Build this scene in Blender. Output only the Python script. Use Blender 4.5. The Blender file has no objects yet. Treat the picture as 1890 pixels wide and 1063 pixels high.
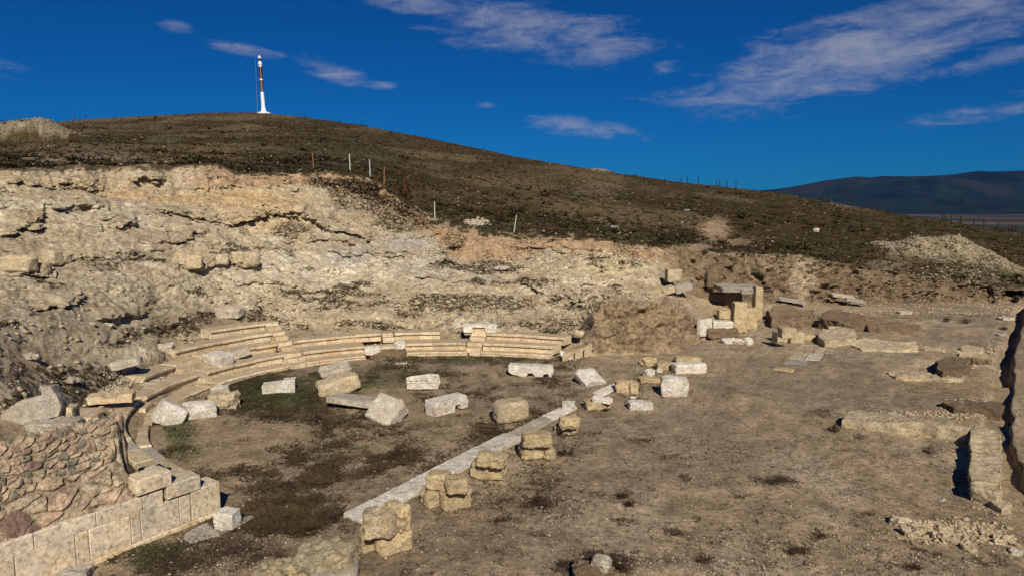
import bpy, bmesh, math, random
import numpy as np
from mathutils import Vector, Matrix, Euler, noise as mnoise
C = bpy.context.scene.collection
PI = math.pi
# ------------------------------------------------------------------ camera, sky, sun, exposure
H, F, CX, CY, HZ = 8.0, 1260.0, 945.0, 531.5, 380.0      # camera height above the orchestra floor, focal length in photo pixels
PITCH = math.atan((CY - HZ) / F)
sc = bpy.context.scene
cam = bpy.data.cameras.new('camera'); camo = bpy.data.objects.new('camera', cam); C.objects.link(camo)
cam.sensor_width = 36; cam.lens = 36 * F / 1890; cam.clip_end = 40000; cam.clip_start = 0.1
camo.location = (0, 0, H); camo.rotation_euler = (PI/2 - PITCH, 0, 0)
sc.camera = camo
SUN_AZ, SUN_EL = math.radians(12), math.radians(37)        # behind the camera, a little to the right
to_sun = Vector((math.sin(SUN_AZ)*math.cos(SUN_EL), -math.cos(SUN_AZ)*math.cos(SUN_EL), math.sin(SUN_EL)))
sl = bpy.data.lights.new('sun', 'SUN'); sl.energy = 4.6; sl.angle = math.radians(0.5); sl.color = (1, .92, .79)
so = bpy.data.objects.new('sun', sl); C.objects.link(so); so.rotation_euler = to_sun.to_track_quat('Z', 'Y').to_euler()
sc.view_settings.view_transform = 'Standard'; sc.view_settings.look = 'None'
sc.view_settings.exposure = 0.1; sc.view_settings.gamma = 1

def px_dir(u, v):
    a = (u-CX)/F; b = (v-CY)/F
    return np.array([a, math.cos(PITCH)-b*math.sin(PITCH), -math.sin(PITCH)-b*math.cos(PITCH)])
def ground(u, v, z=0.0):
    d = px_dir(u, v); t = (z-H)/d[2]
    return d[0]*t, d[1]*t
def at_depth(u, v, Y):
    d = px_dir(u, v); t = Y/d[1]
    return d[0]*t, Y, H+d[2]*t

def world():
    w = bpy.data.worlds.new("World"); sc.world = w; w.use_nodes = True
    nt = w.node_tree; N = nt.nodes; L = nt.links; N.clear()
    out = N.new('ShaderNodeOutputWorld'); bg = N.new('ShaderNodeBackground'); L.new(bg.outputs[0], out.inputs[0])
    sky = N.new('ShaderNodeTexSky'); sky.sky_type = 'NISHITA'; sky.sun_disc = False
    sky.sun_elevation = SUN_EL; sky.sun_rotation = PI - SUN_AZ
    sky.altitude = 900; sky.air_density = 1.0; sky.dust_density = 0.3; sky.ozone_density = 3.0
    bg.inputs[1].default_value = 0.05
    tint = N.new('ShaderNodeMix'); tint.data_type = 'RGBA'; tint.blend_type = 'MULTIPLY'; tint.inputs[0].default_value = 1
    L.new(sky.outputs[0], tint.inputs[6]); tint.inputs[7].default_value = (0.02, 0.36, 0.84, 1)
    tc = N.new('ShaderNodeTexCoord'); sep = N.new('ShaderNodeSeparateXYZ'); L.new(tc.outputs['Generated'], sep.inputs[0])
    def M(op, a, b=None, c=None):
        n = N.new('ShaderNodeMath'); n.operation = op
        for i, x in enumerate((a, b, c)):
            if x is None: continue
            if isinstance(x, (int, float)): n.inputs[i].default_value = x
            else: L.new(x, n.inputs[i])
        return n.outputs[0]
    az = M('ARCTAN2', sep.outputs[0], sep.outputs[1]); el = M('ARCSINE', sep.outputs[2])
    # slight brightening of the air towards the horizon is the sky model's own
    comb = N.new('ShaderNodeCombineXYZ'); L.new(az, comb.inputs[0]); L.new(el, comb.inputs[1])
    # cloud banks: (photo x, photo y, half length, half height in px, tilt, amount)
    banks = [(1620, 85, 430, 95, -.24, 1.25), (1340, 175, 210, 42, .0, 1.1), (1480, 120, 260, 80, -.1, 1.1), (1000, 62, 330, 72, .12, 1.1), (780, 8, 190, 34, .1, 1.1), (1100, 100, 120, 22, .1, .9),
             (1700, 20, 360, 55, -.1, 1.05), (452, 91, 100, 17, .1, 1.15), (610, 130, 100, 28, .25, 1.1), (700, 160, 55, 12, -.05, 1.0), (1075, 236, 170, 28, .13, 1.15),
             (1800, 212, 170, 22, -.08, 1.05), (322, 50, 50, 16, .1, 1.0), (895, 194, 36, 10, 0, .8), (1270, 257, 60, 10, .05, .6), (1800, 118, 170, 24, -.15, 1.0), (1235, 122, 60, 20, -.15, .9),
             (-300, 60, 300, 40, .1, .9), (2300, 120, 320, 70, -.1, 1.0)]
    tot = None
    for (u, v, ru, rv, tilt, amt) in banks:
        d = px_dir(u, v); a0 = math.atan2(d[0], d[1]); e0 = math.asin(d[2]/np.linalg.norm(d))
        ra, re = ru/F*.93, rv/F*.97
        ct, st = math.cos(tilt), math.sin(tilt)
        da = M('SUBTRACT', az, a0); de = M('SUBTRACT', el, e0)
        x = M('MULTIPLY_ADD', da, ct/ra, M('MULTIPLY', de, -st/ra)); y = M('MULTIPLY_ADD', da, st/re, M('MULTIPLY', de, ct/re))
        r2 = M('MULTIPLY_ADD', x, x, M('MULTIPLY', y, y))
        m = M('MULTIPLY', M('MAXIMUM', M('SUBTRACT', 1.0, r2), 0.0), amt)
        tot = m if tot is None else M('MAXIMUM', tot, m)
    mp = N.new('ShaderNodeMapping'); mp.inputs['Rotation'].default_value = (0, 0, .12); mp.inputs['Scale'].default_value = (4.2, 17, 1)
    L.new(comb.outputs[0], mp.inputs[0])
    n1 = N.new('ShaderNodeTexNoise'); n1.inputs['Scale'].default_value = 2.2; n1.inputs['Detail'].default_value = 9; n1.inputs['Roughness'].default_value = .62; n1.inputs['Distortion'].default_value = .6
    L.new(mp.outputs[0], n1.inputs[0])
    n2 = N.new('ShaderNodeTexNoise'); n2.inputs['Scale'].default_value = 34; n2.inputs['Detail'].default_value = 7; n2.inputs['Roughness'].default_value = .7; n2.inputs['Distortion'].default_value = .8
    mp2 = N.new('ShaderNodeMapping'); mp2.inputs['Scale'].default_value = (1, 2.2, 1); mp2.inputs['Rotation'].default_value = (0, 0, -.2); L.new(comb.outputs[0], mp2.inputs[0]); L.new(mp2.outputs[0], n2.inputs[0])
    nn = M('MULTIPLY_ADD', n1.outputs[0], .75, M('MULTIPLY', n2.outputs[0], .38))
    t2 = M('MULTIPLY_ADD', tot, .55, M('MULTIPLY_ADD', nn, 1.5, -1.27))
    cl = N.new('ShaderNodeMapRange'); cl.interpolation_type = 'SMOOTHSTEP'; cl.inputs[1].default_value = -.16; cl.inputs[2].default_value = .55; cl.inputs[3].default_value = 0; cl.inputs[4].default_value = .78
    L.new(t2, cl.inputs[0])
    gate = N.new('ShaderNodeMapRange'); gate.inputs[1].default_value = 0; gate.inputs[2].default_value = .35; L.new(tot, gate.inputs[0])
    cf = M('MULTIPLY', cl.outputs[0], gate.outputs[0])
    mx = N.new('ShaderNodeMix'); mx.data_type = 'RGBA'; L.new(cf, mx.inputs[0]); L.new(tint.outputs[2], mx.inputs[6]); mx.inputs[7].default_value = (5.9, 6.2, 7.7, 1)
    L.new(mx.outputs[2], bg.inputs[0])
world()

# ------------------------------------------------------------------ numpy noise
def _h(ix, iy, iz, k=0):
    h = (ix.astype(np.int64)*374761393 + iy.astype(np.int64)*668265263 + iz.astype(np.int64)*2147483647 + k*1274126177) & 0xffffffff
    h = ((h ^ (h >> 13)) * 1274126177) & 0xffffffff
    h = ((h ^ (h >> 16)) * 2246822519) & 0xffffffff
    h = h ^ (h >> 15)
    return (h & 0xffffff) / float(0xffffff)
def vnoise(x, y, z, k=0):
    ix, iy, iz = np.floor(x), np.floor(y), np.floor(z)
    fx, fy, fz = x-ix, y-iy, z-iz
    fx, fy, fz = [t*t*t*(t*(t*6-15)+10) for t in (fx, fy, fz)]
    r = 0
    for a in (0, 1):
        wa = fx if a else 1-fx
        for b in (0, 1):
            wb = fy if b else 1-fy
            for c in (0, 1):
                wc = fz if c else 1-fz
                r = r + wa*wb*wc*_h(ix+a, iy+b, iz+c, k)
    return r*2-1
def fbm(P, sc_, o=4, k=0, rough=.5, ax=(1, 1, 1)):
    r = 0; a = 1; t = 0; s = sc_
    for i in range(o):
        r = r + a*vnoise(P[..., 0]*s*ax[0]+7.3*i, P[..., 1]*s*ax[1]+3.1*i, P[..., 2]*s*ax[2]+1.7*i, k+i); t += a; a *= rough; s *= 2.03
    return r/t*1.6
def voro(P, s, k=0, ax=(1, 1, 1), jit=.9):
    x, y, z = P[..., 0]*s*ax[0], P[..., 1]*s*ax[1], P[..., 2]*s*ax[2]
    ix, iy, iz = np.floor(x), np.floor(y), np.floor(z)
    f1 = np.full(x.shape, 9.); f2 = np.full(x.shape, 9.); cid = np.zeros(x.shape)
    for a in (-1, 0, 1):
        for b in (-1, 0, 1):
            for c in (-1, 0, 1):
                jx, jy, jz = ix+a, iy+b, iz+c
                px = jx+.5+jit*(_h(jx, jy, jz, k)-.5); py = jy+.5+jit*(_h(jx, jy, jz, k+1)-.5); pz = jz+.5+jit*(_h(jx, jy, jz, k+2)-.5)
                d = np.sqrt((x-px)**2+(y-py)**2+(z-pz)**2)
                c_ = _h(jx, jy, jz, k+3)
                new = d < f1
                f2 = np.where(new, f1, np.minimum(f2, d)); cid = np.where(new, c_, cid); f1 = np.where(new, d, f1)
    return f1, f2, cid
def sstep(x, a, b):
    t = np.clip((x-a)/(b-a), 0, 1); return t*t*(3-2*t)

# ------------------------------------------------------------------ materials
def newmat(name):
    m = bpy.data.materials.new(name); m.use_nodes = True
    nt = m.node_tree; nt.nodes.clear()
    o = nt.nodes.new('ShaderNodeOutputMaterial'); b = nt.nodes.new('ShaderNodeBsdfPrincipled'); nt.links.new(b.outputs[0], o.inputs[0])
    b.inputs['Roughness'].default_value = .92; b.inputs['Specular IOR Level'].default_value = .15
    return m, nt, b
def nz(nt, vec, scale, detail=5, rough=.6, dist=0):
    n = nt.nodes.new('ShaderNodeTexNoise'); n.inputs['Scale'].default_value = scale; n.inputs['Detail'].default_value = detail
    n.inputs['Roughness'].default_value = rough; n.inputs['Distortion'].default_value = dist; nt.links.new(vec, n.inputs['Vector']); return n.outputs[0]
def ramp(nt, fac, stops):
    r = nt.nodes.new('ShaderNodeValToRGB'); nt.links.new(fac, r.inputs[0]); e = r.color_ramp.elements
    while len(e) < len(stops): e.new(.5)
    for el_, (p, c) in zip(e, stops): el_.position = p; el_.color = (c[0], c[1], c[2], 1) if hasattr(c, '__len__') else (c, c, c, 1)
    return r.outputs[0]
def mixc(nt, fac, a, b, mode='MIX'):
    n = nt.nodes.new('ShaderNodeMix'); n.data_type = 'RGBA'; n.blend_type = mode
    for i, x in ((0, fac), (6, a), (7, b)):
        if isinstance(x, (int, float)): n.inputs[i].default_value = x
        elif isinstance(x, tuple): n.inputs[i].default_value = (x[0], x[1], x[2], 1)
        else: nt.links.new(x, n.inputs[i])
    return n.outputs[2]
def bump(nt, b, hs, dist, strength=1.0, prev=None):
    n = nt.nodes.new('ShaderNodeBump'); n.inputs['Distance'].default_value = dist; n.inputs['Strength'].default_value = strength
    nt.links.new(hs, n.inputs['Height'])
    if prev: nt.links.new(prev, n.inputs['Normal'])
    if b: nt.links.new(n.outputs[0], b.inputs['Normal'])
    return n.outputs[0]
def attr_mat(name, scales=(1.6, 7, 30), var=.45, bd=(.05, .02), bs=1.0, spk=(.38, 1.5), weed=False):
    """vertex colour holds the ground's own colour; noise adds grain"""
    m, nt, b = newmat(name)
    at = nt.nodes.new('ShaderNodeAttribute'); at.attribute_name = 'col'
    geo = nt.nodes.new('ShaderNodeNewGeometry'); P = geo.outputs['Position']
    n1 = nz(nt, P, scales[0], 6, .65); n2 = nz(nt, P, scales[1], 6, .7); n3 = nz(nt, P, scales[2], 3, .6)
    g1 = ramp(nt, n1, [(.3, 1-var*.6), (.7, 1+var*.5)]); g2 = ramp(nt, n2, [(.32, 1-var), (.5, 1.0), (.72, 1+var*.8)]); g3 = ramp(nt, n3, [(.3, 1-var*.6), (.7, 1+var*.6)])
    c = mixc(nt, 1.0, at.outputs['Color'], g1, 'MULTIPLY'); c = mixc(nt, 1.0, c, g2, 'MULTIPLY'); c = mixc(nt, 1.0, c, g3, 'MULTIPLY')
    n4 = nz(nt, P, scales[1]*2.3, 4, .8, .3); c = mixc(nt, 1.0, c, ramp(nt, n4, [(.30, spk[0]), (.41, 1.0), (.60, 1.0), (.70, spk[1])]), 'MULTIPLY')
    if weed:
        n5 = nz(nt, P, 4.2, 9, .78, .5); n6 = nz(nt, P, 1.3, 4, .6)
        a1 = nt.nodes.new('ShaderNodeMath'); a1.operation = 'MULTIPLY_ADD'; nt.links.new(at.outputs['Alpha'], a1.inputs[0]); a1.inputs[1].default_value = .30; nt.links.new(n5, a1.inputs[2])
        fr_ = nt.nodes.new('ShaderNodeMapRange'); fr_.interpolation_type = 'SMOOTHSTEP'; fr_.inputs[1].default_value = .65; fr_.inputs[2].default_value = .72; nt.links.new(a1.outputs[0], fr_.inputs[0])
        wc = ramp(nt, n6, [(.35, (.045, .03, .015)), (.6, (.085, .06, .032))]); c = mixc(nt, fr_.outputs[0], c, wc)
    nt.links.new(c, b.inputs['Base Color'])
    p = bump(nt, None, n4, bd[0]*2, bs); p = bump(nt, None, n1, bd[0]*3, bs, p); p = bump(nt, None, n2, bd[0], bs, p); bump(nt, b, n3, bd[1], bs, p)
    return m
def stone_mat(name, base, dark, stain, scale=1.0, stain_amt=.5, bumpd=.03, dust=0):
    m, nt, b = newmat(name)
    tc = nt.nodes.new('ShaderNodeTexCoord'); oi = nt.nodes.new('ShaderNodeObjectInfo')
    va = nt.nodes.new('ShaderNodeVectorMath'); va.operation = 'ADD'; nt.links.new(tc.outputs['Object'], va.inputs[0])
    mul = nt.nodes.new('ShaderNodeVectorMath'); mul.operation = 'SCALE'; nt.links.new(oi.outputs['Random'], mul.inputs['Scale']); mul.inputs[0].default_value = (31, 17, 53)
    nt.links.new(mul.outputs[0], va.inputs[1]); P = va.outputs[0]
    n1 = nz(nt, P, 2.2*scale, 7, .7, .4); n2 = nz(nt, P, 1.3*scale, 5, .6, .8); n3 = nz(nt, P, 18*scale, 5, .7); n4 = nz(nt, P, 6*scale, 6, .75)
    c = mixc(nt, ramp(nt, n1, [(.38, 0), (.66, 1)]), base, dark)
    c = mixc(nt, ramp(nt, n2, [(.5, 0), (.72, stain_amt)]), c, stain)
    c = mixc(nt, 1.0, c, ramp(nt, n3, [(.34, .5), (.48, 1.0), (.68, 1.3)]), 'MULTIPLY'); c = mixc(nt, 1.0, c, ramp(nt, n4, [(.25, .5), (.45, 1), (.75, 1.15)]), 'MULTIPLY')
    rv = nt.nodes.new('ShaderNodeMapRange'); rv.inputs[3].default_value = .86; rv.inputs[4].default_value = 1.12; nt.links.new(oi.outputs['Random'], rv.inputs[0])
    c = mixc(nt, 1.0, c, rv.outputs[0], 'MULTIPLY')
    if dust:
        g = nt.nodes.new('ShaderNodeNewGeometry'); sp = nt.nodes.new('ShaderNodeSeparateXYZ'); nt.links.new(g.outputs['True Normal'], sp.inputs[0])
        up = ramp(nt, sp.outputs[2], [(.75, 0), (.97, 1)]); dn = ramp(nt, n4, [(.3, dust), (.7, dust*.55)])
        mm = nt.nodes.new('ShaderNodeMath'); mm.operation = 'MULTIPLY'; nt.links.new(up, mm.inputs[0]); nt.links.new(dn, mm.inputs[1])
        c = mixc(nt, mm.outputs[0], c, (.27, .21, .135))
    nt.links.new(c, b.inputs['Base Color'])
    p = bump(nt, None, n1, bumpd*2); p = bump(nt, None, n4, bumpd, 1, p); bump(nt, b, n3, bumpd*.5, 1, p)
    return m
def plain_mat(name, c1, c2, scale=8, bd=.005):
    m, nt, b = newmat(name); tc = nt.nodes.new('ShaderNodeTexCoord')
    n = nz(nt, tc.outputs['Object'], scale, 5, .65); nt.links.new(ramp(nt, n, [(.35, c1), (.65, c2)]), b.inputs['Base Color']); bump(nt, b, n, bd); return m
M_TER = attr_mat('terrain_earth_and_rock', (1.1, 6, 26), .5, (.022, .012), weed=True)
M_HILL = M_TER
M_MARB = stone_mat('weathered_marble', (.62, .55, .43), (.36, .31, .25), (.46, .31, .18), 1.3, .6, .05)
M_MARBW = stone_mat('white_marble', (.82, .76, .65), (.50, .45, .36), (.52, .38, .22), 1.3, .6, .05)
M_SEAT = stone_mat('seat_limestone', (.66, .54, .36), (.42, .32, .2), (.52, .33, .15), .7, .6, .012, dust=.62)
M_SAND = stone_mat('yellow_sandstone', (.58, .455, .26), (.40, .30, .17), (.55, .36, .17), 1.2, .5, .05, dust=.3)
M_LICH = stone_mat('lichened_rock', (.42, .35, .22), (.2, .17, .11), (.48, .34, .16), 1.4, .6, .05, dust=.2)
M_CREAM = stone_mat('cream_limestone', (.60, .49, .31), (.38, .30, .20), (.56, .38, .18), 1.0, .5, .05, dust=.25)
M_MUD = stone_mat('dry_mud', (.30, .21, .125), (.20, .14, .085), (.36, .25, .14), 1.3, .5, .10, dust=.3)
M_WALL = stone_mat('ashlar_limestone', (.66, .55, .38), (.40, .34, .27), (.58, .40, .2), .6, .7, .012)
M_GREY = stone_mat('grey_slab_stone', (.38, .34, .28), (.26, .23, .19), (.34, .27, .18), .8, .4, .015)
M_TWIG = plain_mat('dry_twigs', (.035, .022, .014), (.07, .045, .03))
M_WEED = plain_mat('brown_weeds', (.04, .028, .015), (.10, .068, .035), 1)
M_GREEN = plain_mat('green_weeds', (.03, .045, .012), (.07, .085, .025), 3)
M_HGRASS = plain_mat('hill_grass', (.011, .014, .003), (.056, .036, .011), .10)
M_HEAP = plain_mat('heap_rubble', (.13, .105, .065), (.40, .33, .22), 1.5)
M_PEB = plain_mat('pale_pebbles', (.30, .24, .16), (.56, .48, .35), 4)
M_PEBT = plain_mat('tan_rubble', (.26, .2, .12), (.5, .4, .26), 3)
M_POSTW = plain_mat('pale_post', (.42, .41, .36), (.56, .55, .5)); M_POSTD = plain_mat('dark_post', (.02, .018, .016), (.05, .04, .03)); M_POSTO = plain_mat('weathered_wood', (.2, .1, .04), (.3, .17, .08))
M_POSTR = plain_mat('rusty_post', (.09, .02, .012), (.15, .04, .02))
M_WHITE = plain_mat('white_paint', (.72, .72, .72), (.82, .82, .82), 2); M_RED = plain_mat('maroon_paint', (.045, .008, .01), (.07, .015, .02), 2)

# ------------------------------------------------------------------ objects helpers
def tag(o, label, cat, group=None, kind=None):
    if label: o['label'] = label
    if cat: o['category'] = cat
    if group: o['group'] = group
    if kind: o['kind'] = kind
    return o
def mesh_obj(name, verts, faces, mat, parent=None, smooth=False, col=None):
    me = bpy.data.meshes.new(name)
    verts = np.asarray(verts, dtype=np.float32); faces = np.asarray(faces)
    if faces.dtype != object and faces.ndim == 2:
        n = len(faces); k = faces.shape[1]
        me.vertices.add(len(verts)); me.vertices.foreach_set('co', verts.ravel())
        me.loops.add(n*k); me.loops.foreach_set('vertex_index', faces.astype(np.int32).ravel())
        me.polygons.add(n); me.polygons.foreach_set('loop_start', np.arange(0, n*k, k, dtype=np.int32)); me.polygons.foreach_set('loop_total', np.full(n, k, dtype=np.int32))
        me.update(calc_edges=True); me.validate()
    else: me.from_pydata(verts.tolist(), [], [list(f) for f in faces])
    if smooth: me.polygons.foreach_set('use_smooth', [True]*len(me.polygons))
    if col is not None:
        col = np.asarray(col)
        if col.shape[1] == 3: col = np.c_[col, np.zeros(len(col))]
        ca = me.color_attributes.new('col', 'FLOAT_COLOR', 'POINT')
        ca.data.foreach_set('color', col.astype(np.float32).ravel())
    me.materials.append(mat)
    o = bpy.data.objects.new(name, me); C.objects.link(o)
    if parent: o.parent = parent
    return o
def empty(name, loc, rz=0):
    o = bpy.data.objects.new(name, None); C.objects.link(o); o.location = loc; o.rotation_euler = (0, 0, rz); return o

# ------------------------------------------------------------------ terrain: feature lines (u, v, depth) or (u, None, depth, z)
def line(pts):
    r = []
    for p in pts:
        if p[1] is None:
            u, _, Y, z = p; s = (u-CX)/F*(Y*math.cos(PITCH)+(H-z)*math.sin(PITCH))/Y
        else:
            x, Y, z = at_depth(*p); s = x/Y
        r.append((s, Y, z))
    r.sort(); return np.array(r)
K0 = line([(-400, None, 3, 0), (2300, None, 3, 0)])
K1 = line([(-260, 850, 13), (-100, 830, 14.6), (0, 800, 16.6), (100, 795, 17.6), (200, 800, 18.6), (260, 810, 20), (300, None, 26, .0), (350, None, 29, 0), (450, None, 32.5, 0), (570, None, 35.6, 0), (670, None, 36.6, 0), (900, None, 37, 0), (1010, None, 36.4, 0),
           (1095, None, 36.3, 0), (1200, None, 36.5, 0), (1240, None, 37.0, 0), (1270, None, 38.2, 0), (1310, None, 40.2, 0), (1350, None, 43.5, 0), (1450, None, 46, .0), (1600, None, 48, .0), (1750, None, 48, 0.05), (2200, None, 48, .1)])
K2 = line([(-260, 650, 17.5), (-100, 650, 19.5), (0, 660, 21), (100, 650, 24), (200, 640, 28.5), (300, 610, 34), (400, 580, 38.5), (520, 588, 39.8), (600, 600, 39.8), (850, 603, 39.6), (1000, 610, 38.6), (1075, 600, 38.6),
           (1100, 578, 36.9), (1120, 566, 37.0), (1160, 562, 37.2), (1230, 562, 37.9), (1262, 580, 39.2), (1300, 612, 43), (1350, None, 45, .1), (1450, None, 48, .1), (1600, None, 50, .1), (1750, None, 50, .1), (2200, None, 50, .15)])
K3 = line([(-260, 500, 25), (-100, 500, 28), (0, 500, 30), (200, 500, 34.5), (400, 500, 41), (600, 500, 46), (740, 515, 47), (850, 535, 46.5), (950, 540, 46), (1050, 540, 46.5), (1150, 538, 46.5), (1210, 552, 45.5), (1270, 572, 45.5),
           (1320, 575, 47), (1400, None, 49, .3), (1520, None, 52, .2), (1600, None, 52.5, .15), (1750, None, 52.5, .15), (2200, None, 52.5, .2)])
K4 = line([(-260, 410, 31), (-100, 410, 34.5), (0, 410, 37), (200, 408, 42), (400, 402, 48), (600, 405, 53), (700, 425, 55), (850, 488, 53.5), (950, 492, 52.5), (1020, 478, 52.5), (1100, 478, 52.5), (1170, 488, 51.5), (1230, 512, 49.5), (1300, 550, 49), (1400, 560, 50.5),
           (1520, None, 54, .25), (1600, None, 54.5, .2), (1700, None, 54.5, .2), (1890, None, 54.5, .2), (2200, None, 54.5, .2)])
K5 = line([(-260, 345, 37), (-100, 345, 40), (0, 345, 42.5), (200, 345, 48.5), (400, 340, 54.5), (470, 347, 56.5), (600, 348, 58.5), (690, 372, 59.2), (740, 405, 58.8), (790, 425, 57.5), (835, 478, 56), (880, 490, 55), (950, 482, 55), (1020, 462, 55.4), (1080, 462, 55), (1170, 474, 53.5), (1230, 495, 51.5), (1300, 535, 51.5),
           (1360, None, 53.4, .7), (1400, None, 53.9, .5), (1480, None, 55.0, .45), (1520, None, 56.0, .35), (1600, None, 56.4, .3), (1700, None, 56.7, .25), (1800, None, 56.7, .25), (1890, None, 56.7, .2), (2200, None, 56.7, .2)])
K6 = line([(-260, 320, 38), (-100, 318, 41), (0, 316, 44), (200, 314, 50), (400, 308, 56), (440, 325, 57.5), (520, 324, 59), (600, 320, 60), (680, 330, 60.5), (715, 352, 60.5), (745, 378, 60), (790, 408, 59.5), (840, 424, 57.6), (950, 441, 56.6), (1050, 438, 56.6), (1130, 446, 55.6), (1200, 456, 54.5), (1250, 452, 54), (1310, 464, 53.8),
           (1400, 470, 54.6), (1480, 470, 55.6), (1520, 478, 56.6), (1600, 492, 57), (1700, 508, 57.2), (1800, 524, 57.2), (1890, 534, 57.2), (2200, 560, 57.2)])
K7 = line([(-260, 290, 50), (-100, 287, 56), (0, 284, 62), (150, 278, 70), (300, 278, 78), (600, 286, 86), (700, 305, 86), (800, 340, 82), (1000, 388, 80), (1200, 412, 76), (1400, 430, 76), (1500, 440, 76), (1600, 452, 76), (1700, 468, 76), (1890, 497, 76), (2200, 530, 76)])
K8 = line([(-260, 262, 90), (0, 252, 110), (150, 240, 120), (300, 236, 135), (480, 234, 140), (650, 256, 135), (800, 294, 125), (1000, 335, 115), (1200, 366, 106), (1400, 385, 102), (1600, 412, 99), (1700, 428, 98), (1890, 455, 96), (2200, 490, 96)])
K9 = line([(-260, 245, 170), (0, 231, 180), (70, 226, 184), (200, 215, 195), (330, 206, 203), (400, 203, 206), (484, 204, 205), (560, 212, 203), (650, 226, 198), (750, 243, 192), (850, 262, 186), (950, 283, 178), (1050, 300, 168), (1150, 316, 160), (1250, 330, 150), (1350, 340, 142), (1420, 348, 137), (1500, 361, 132), (1600, 378, 128), (1700, 395, 126), (1800, 410, 124), (1890, 423, 122), (2200, 465, 120)])
K10 = line([(u, None, 620, -62) for u in (-400, 2300)])
KS = [K0, K1, K2, K3, K4, K5, K6, K7, K8, K9, K10]
ROWS = [290, 50, 85, 85, 62, 40, 50, 46, 46, 22]
NC = 860
us = np.linspace(-240, 2150, NC); sgrid = (us-CX)/F
def smooth1(a, n, ax):
    k = np.hanning(n+2)[1:-1]; k /= k.sum(); pad = [(0, 0)]*a.ndim; pad[ax] = (n//2, n//2)
    return np.apply_along_axis(lambda q: np.convolve(q, k, 'valid'), ax, np.pad(a, pad, 'edge'))
lY = np.array([np.interp(sgrid, k[:, 0], k[:, 1]) for k in KS]); lZ = np.array([np.interp(sgrid, k[:, 0], k[:, 2]) for k in KS])
for i in range(1, 10):
    n = 9 if i in (1, 2, 5, 6) else 31
    if i == 9: n = 25
    lY[i] = smooth1(lY[i], n, 0); lZ[i] = smooth1(lZ[i], n, 0)
# cut edges wander
pp = np.c_[us/40., us*0, us*0]
wig = fbm(pp, 1, 4, 5, .65); wig2 = fbm(pp, .7, 4, 9, .65)
lY[6] += wig*.7; lY[5] += wig*.3+wig2*.25; lZ[6] += .08*wig2; lZ[5] += .2*wig2*(us < 1280)
lY[4] += wig2*.4; lY[2] += wig*.2*(us > 450)
Yg, Zg, Kg = [], [], []
for k, n in enumerate(ROWS):
    for t in range(n):
        f = t/n
        if k == 0:   # rows even in screen space on the flat
            a = 1/lY[0]; b = 1/lY[1]; Y = 1/(a+(b-a)*(1-(1-f)**1.25)); g = (Y-lY[0])/(lY[1]-lY[0])
            Z = lZ[0] + (lZ[1]-lZ[0])*sstep(g, .86, 1)
        else:
            Y = lY[k]+(lY[k+1]-lY[k])*f; Z = lZ[k]+(lZ[k+1]-lZ[k])*f
        Yg.append(Y); Zg.append(Z); Kg.append(np.full(NC, k+f))
Yg = np.array(Yg); Zg = np.array(Zg); Kg = np.array(Kg)
r0 = sum(ROWS[:6])
# rounded hill
hz_ = Zg[r0-2:].copy(); sm = smooth1(hz_, 25, 0); w = sstep(np.arange(len(hz_)), 2, 16)[:, None]; Zg[r0-2:] = hz_*(1-w)+sm*w
ra, rb = sum(ROWS[:2]), sum(ROWS[:5])-4
sm = smooth1(Zg[ra:rb], 9, 0); Zg[ra:rb] = sm
P = np.stack([sgrid[None, :]*Yg, Yg, Zg], -1)
# pixel coordinates of the undisturbed surface, used to place ground colours
def project(P):
    d = P[..., 1]*math.cos(PITCH)-(P[..., 2]-H)*math.sin(PITCH); up = P[..., 1]*math.sin(PITCH)+(P[..., 2]-H)*math.cos(PITCH)
    return CX+F*P[..., 0]/d, CY-F*up/d, d
# --- the bowl and the left retaining wall
CCX, CCY = -3.34, 26.38
rr = np.hypot(P[..., 0]-CCX, P[..., 1]-CCY)
ROWPX = {0: (.2, [(1013, 655), (955, 653), (900, 651), (830, 649), (760, 649), (670, 656), (565, 669), (494, 686), (404, 707), (348, 727), (313, 745), (277, 787), (281, 819)]),
         1: (.58, [(1020, 640), (960, 636), (900, 634), (830, 633), (760, 633), (670, 638), (548, 651), (458, 668), (386, 685), (331, 702), (267, 731), (236, 775), (241, 806)]),
         2: (.96, [(1040, 623), (970, 618), (900, 615), (820, 613), (750, 614), (670, 617), (560, 628), (463, 642), (377, 658), (320, 674), (271, 694), (191, 753), (187, 787)]),
         3: (1.34, [(560, 607), (505, 615), (411, 628), (326, 647)]), 4: (1.72, [(530, 592), (491, 597), (390, 610)])}
RF = {}
for k, (z, q) in ROWPX.items():
    G = np.array([ground(u, v, z) for u, v in q]); th = np.arctan2(G[:, 1]-CCY, G[:, 0]-CCX); th = np.where(th < 0, th+2*PI, th); r = np.hypot(G[:, 0]-CCX, G[:, 1]-CCY)
    RF[k] = np.polyfit(th, r, 4 if k < 3 else 1)
def rk(k, th): return np.polyval(RF[k], th)
def theta(u, v, z):
    x, y = ground(u, v, z); t = math.atan2(y-CCY, x-CCX); return t+2*PI if t < 0 else t
th_ = np.arctan2(P[..., 1]-CCY, P[..., 0]-CCX); th_ = np.where(th_ < -.8, th_+2*PI, th_)
tc_ = np.clip(th_, .9, 3.7)
RR0, RR1, RR2 = rk(0, tc_), rk(1, tc_), rk(2, tc_)
bowl = np.where(rr < RR0+.15, 0, np.interp((rr-RR0)/(RR2-RR0), [0, 1, 1.3, 1.8], [0.05, .62, .72, 1.1])) + np.maximum(0, (rr-RR2-1.0))*1.2
inb = (th_ > .9) & (th_ < 3.75)
P[..., 2] = np.where(inb & (Kg < 3.2), np.minimum(P[..., 2], bowl), P[..., 2])
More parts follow.
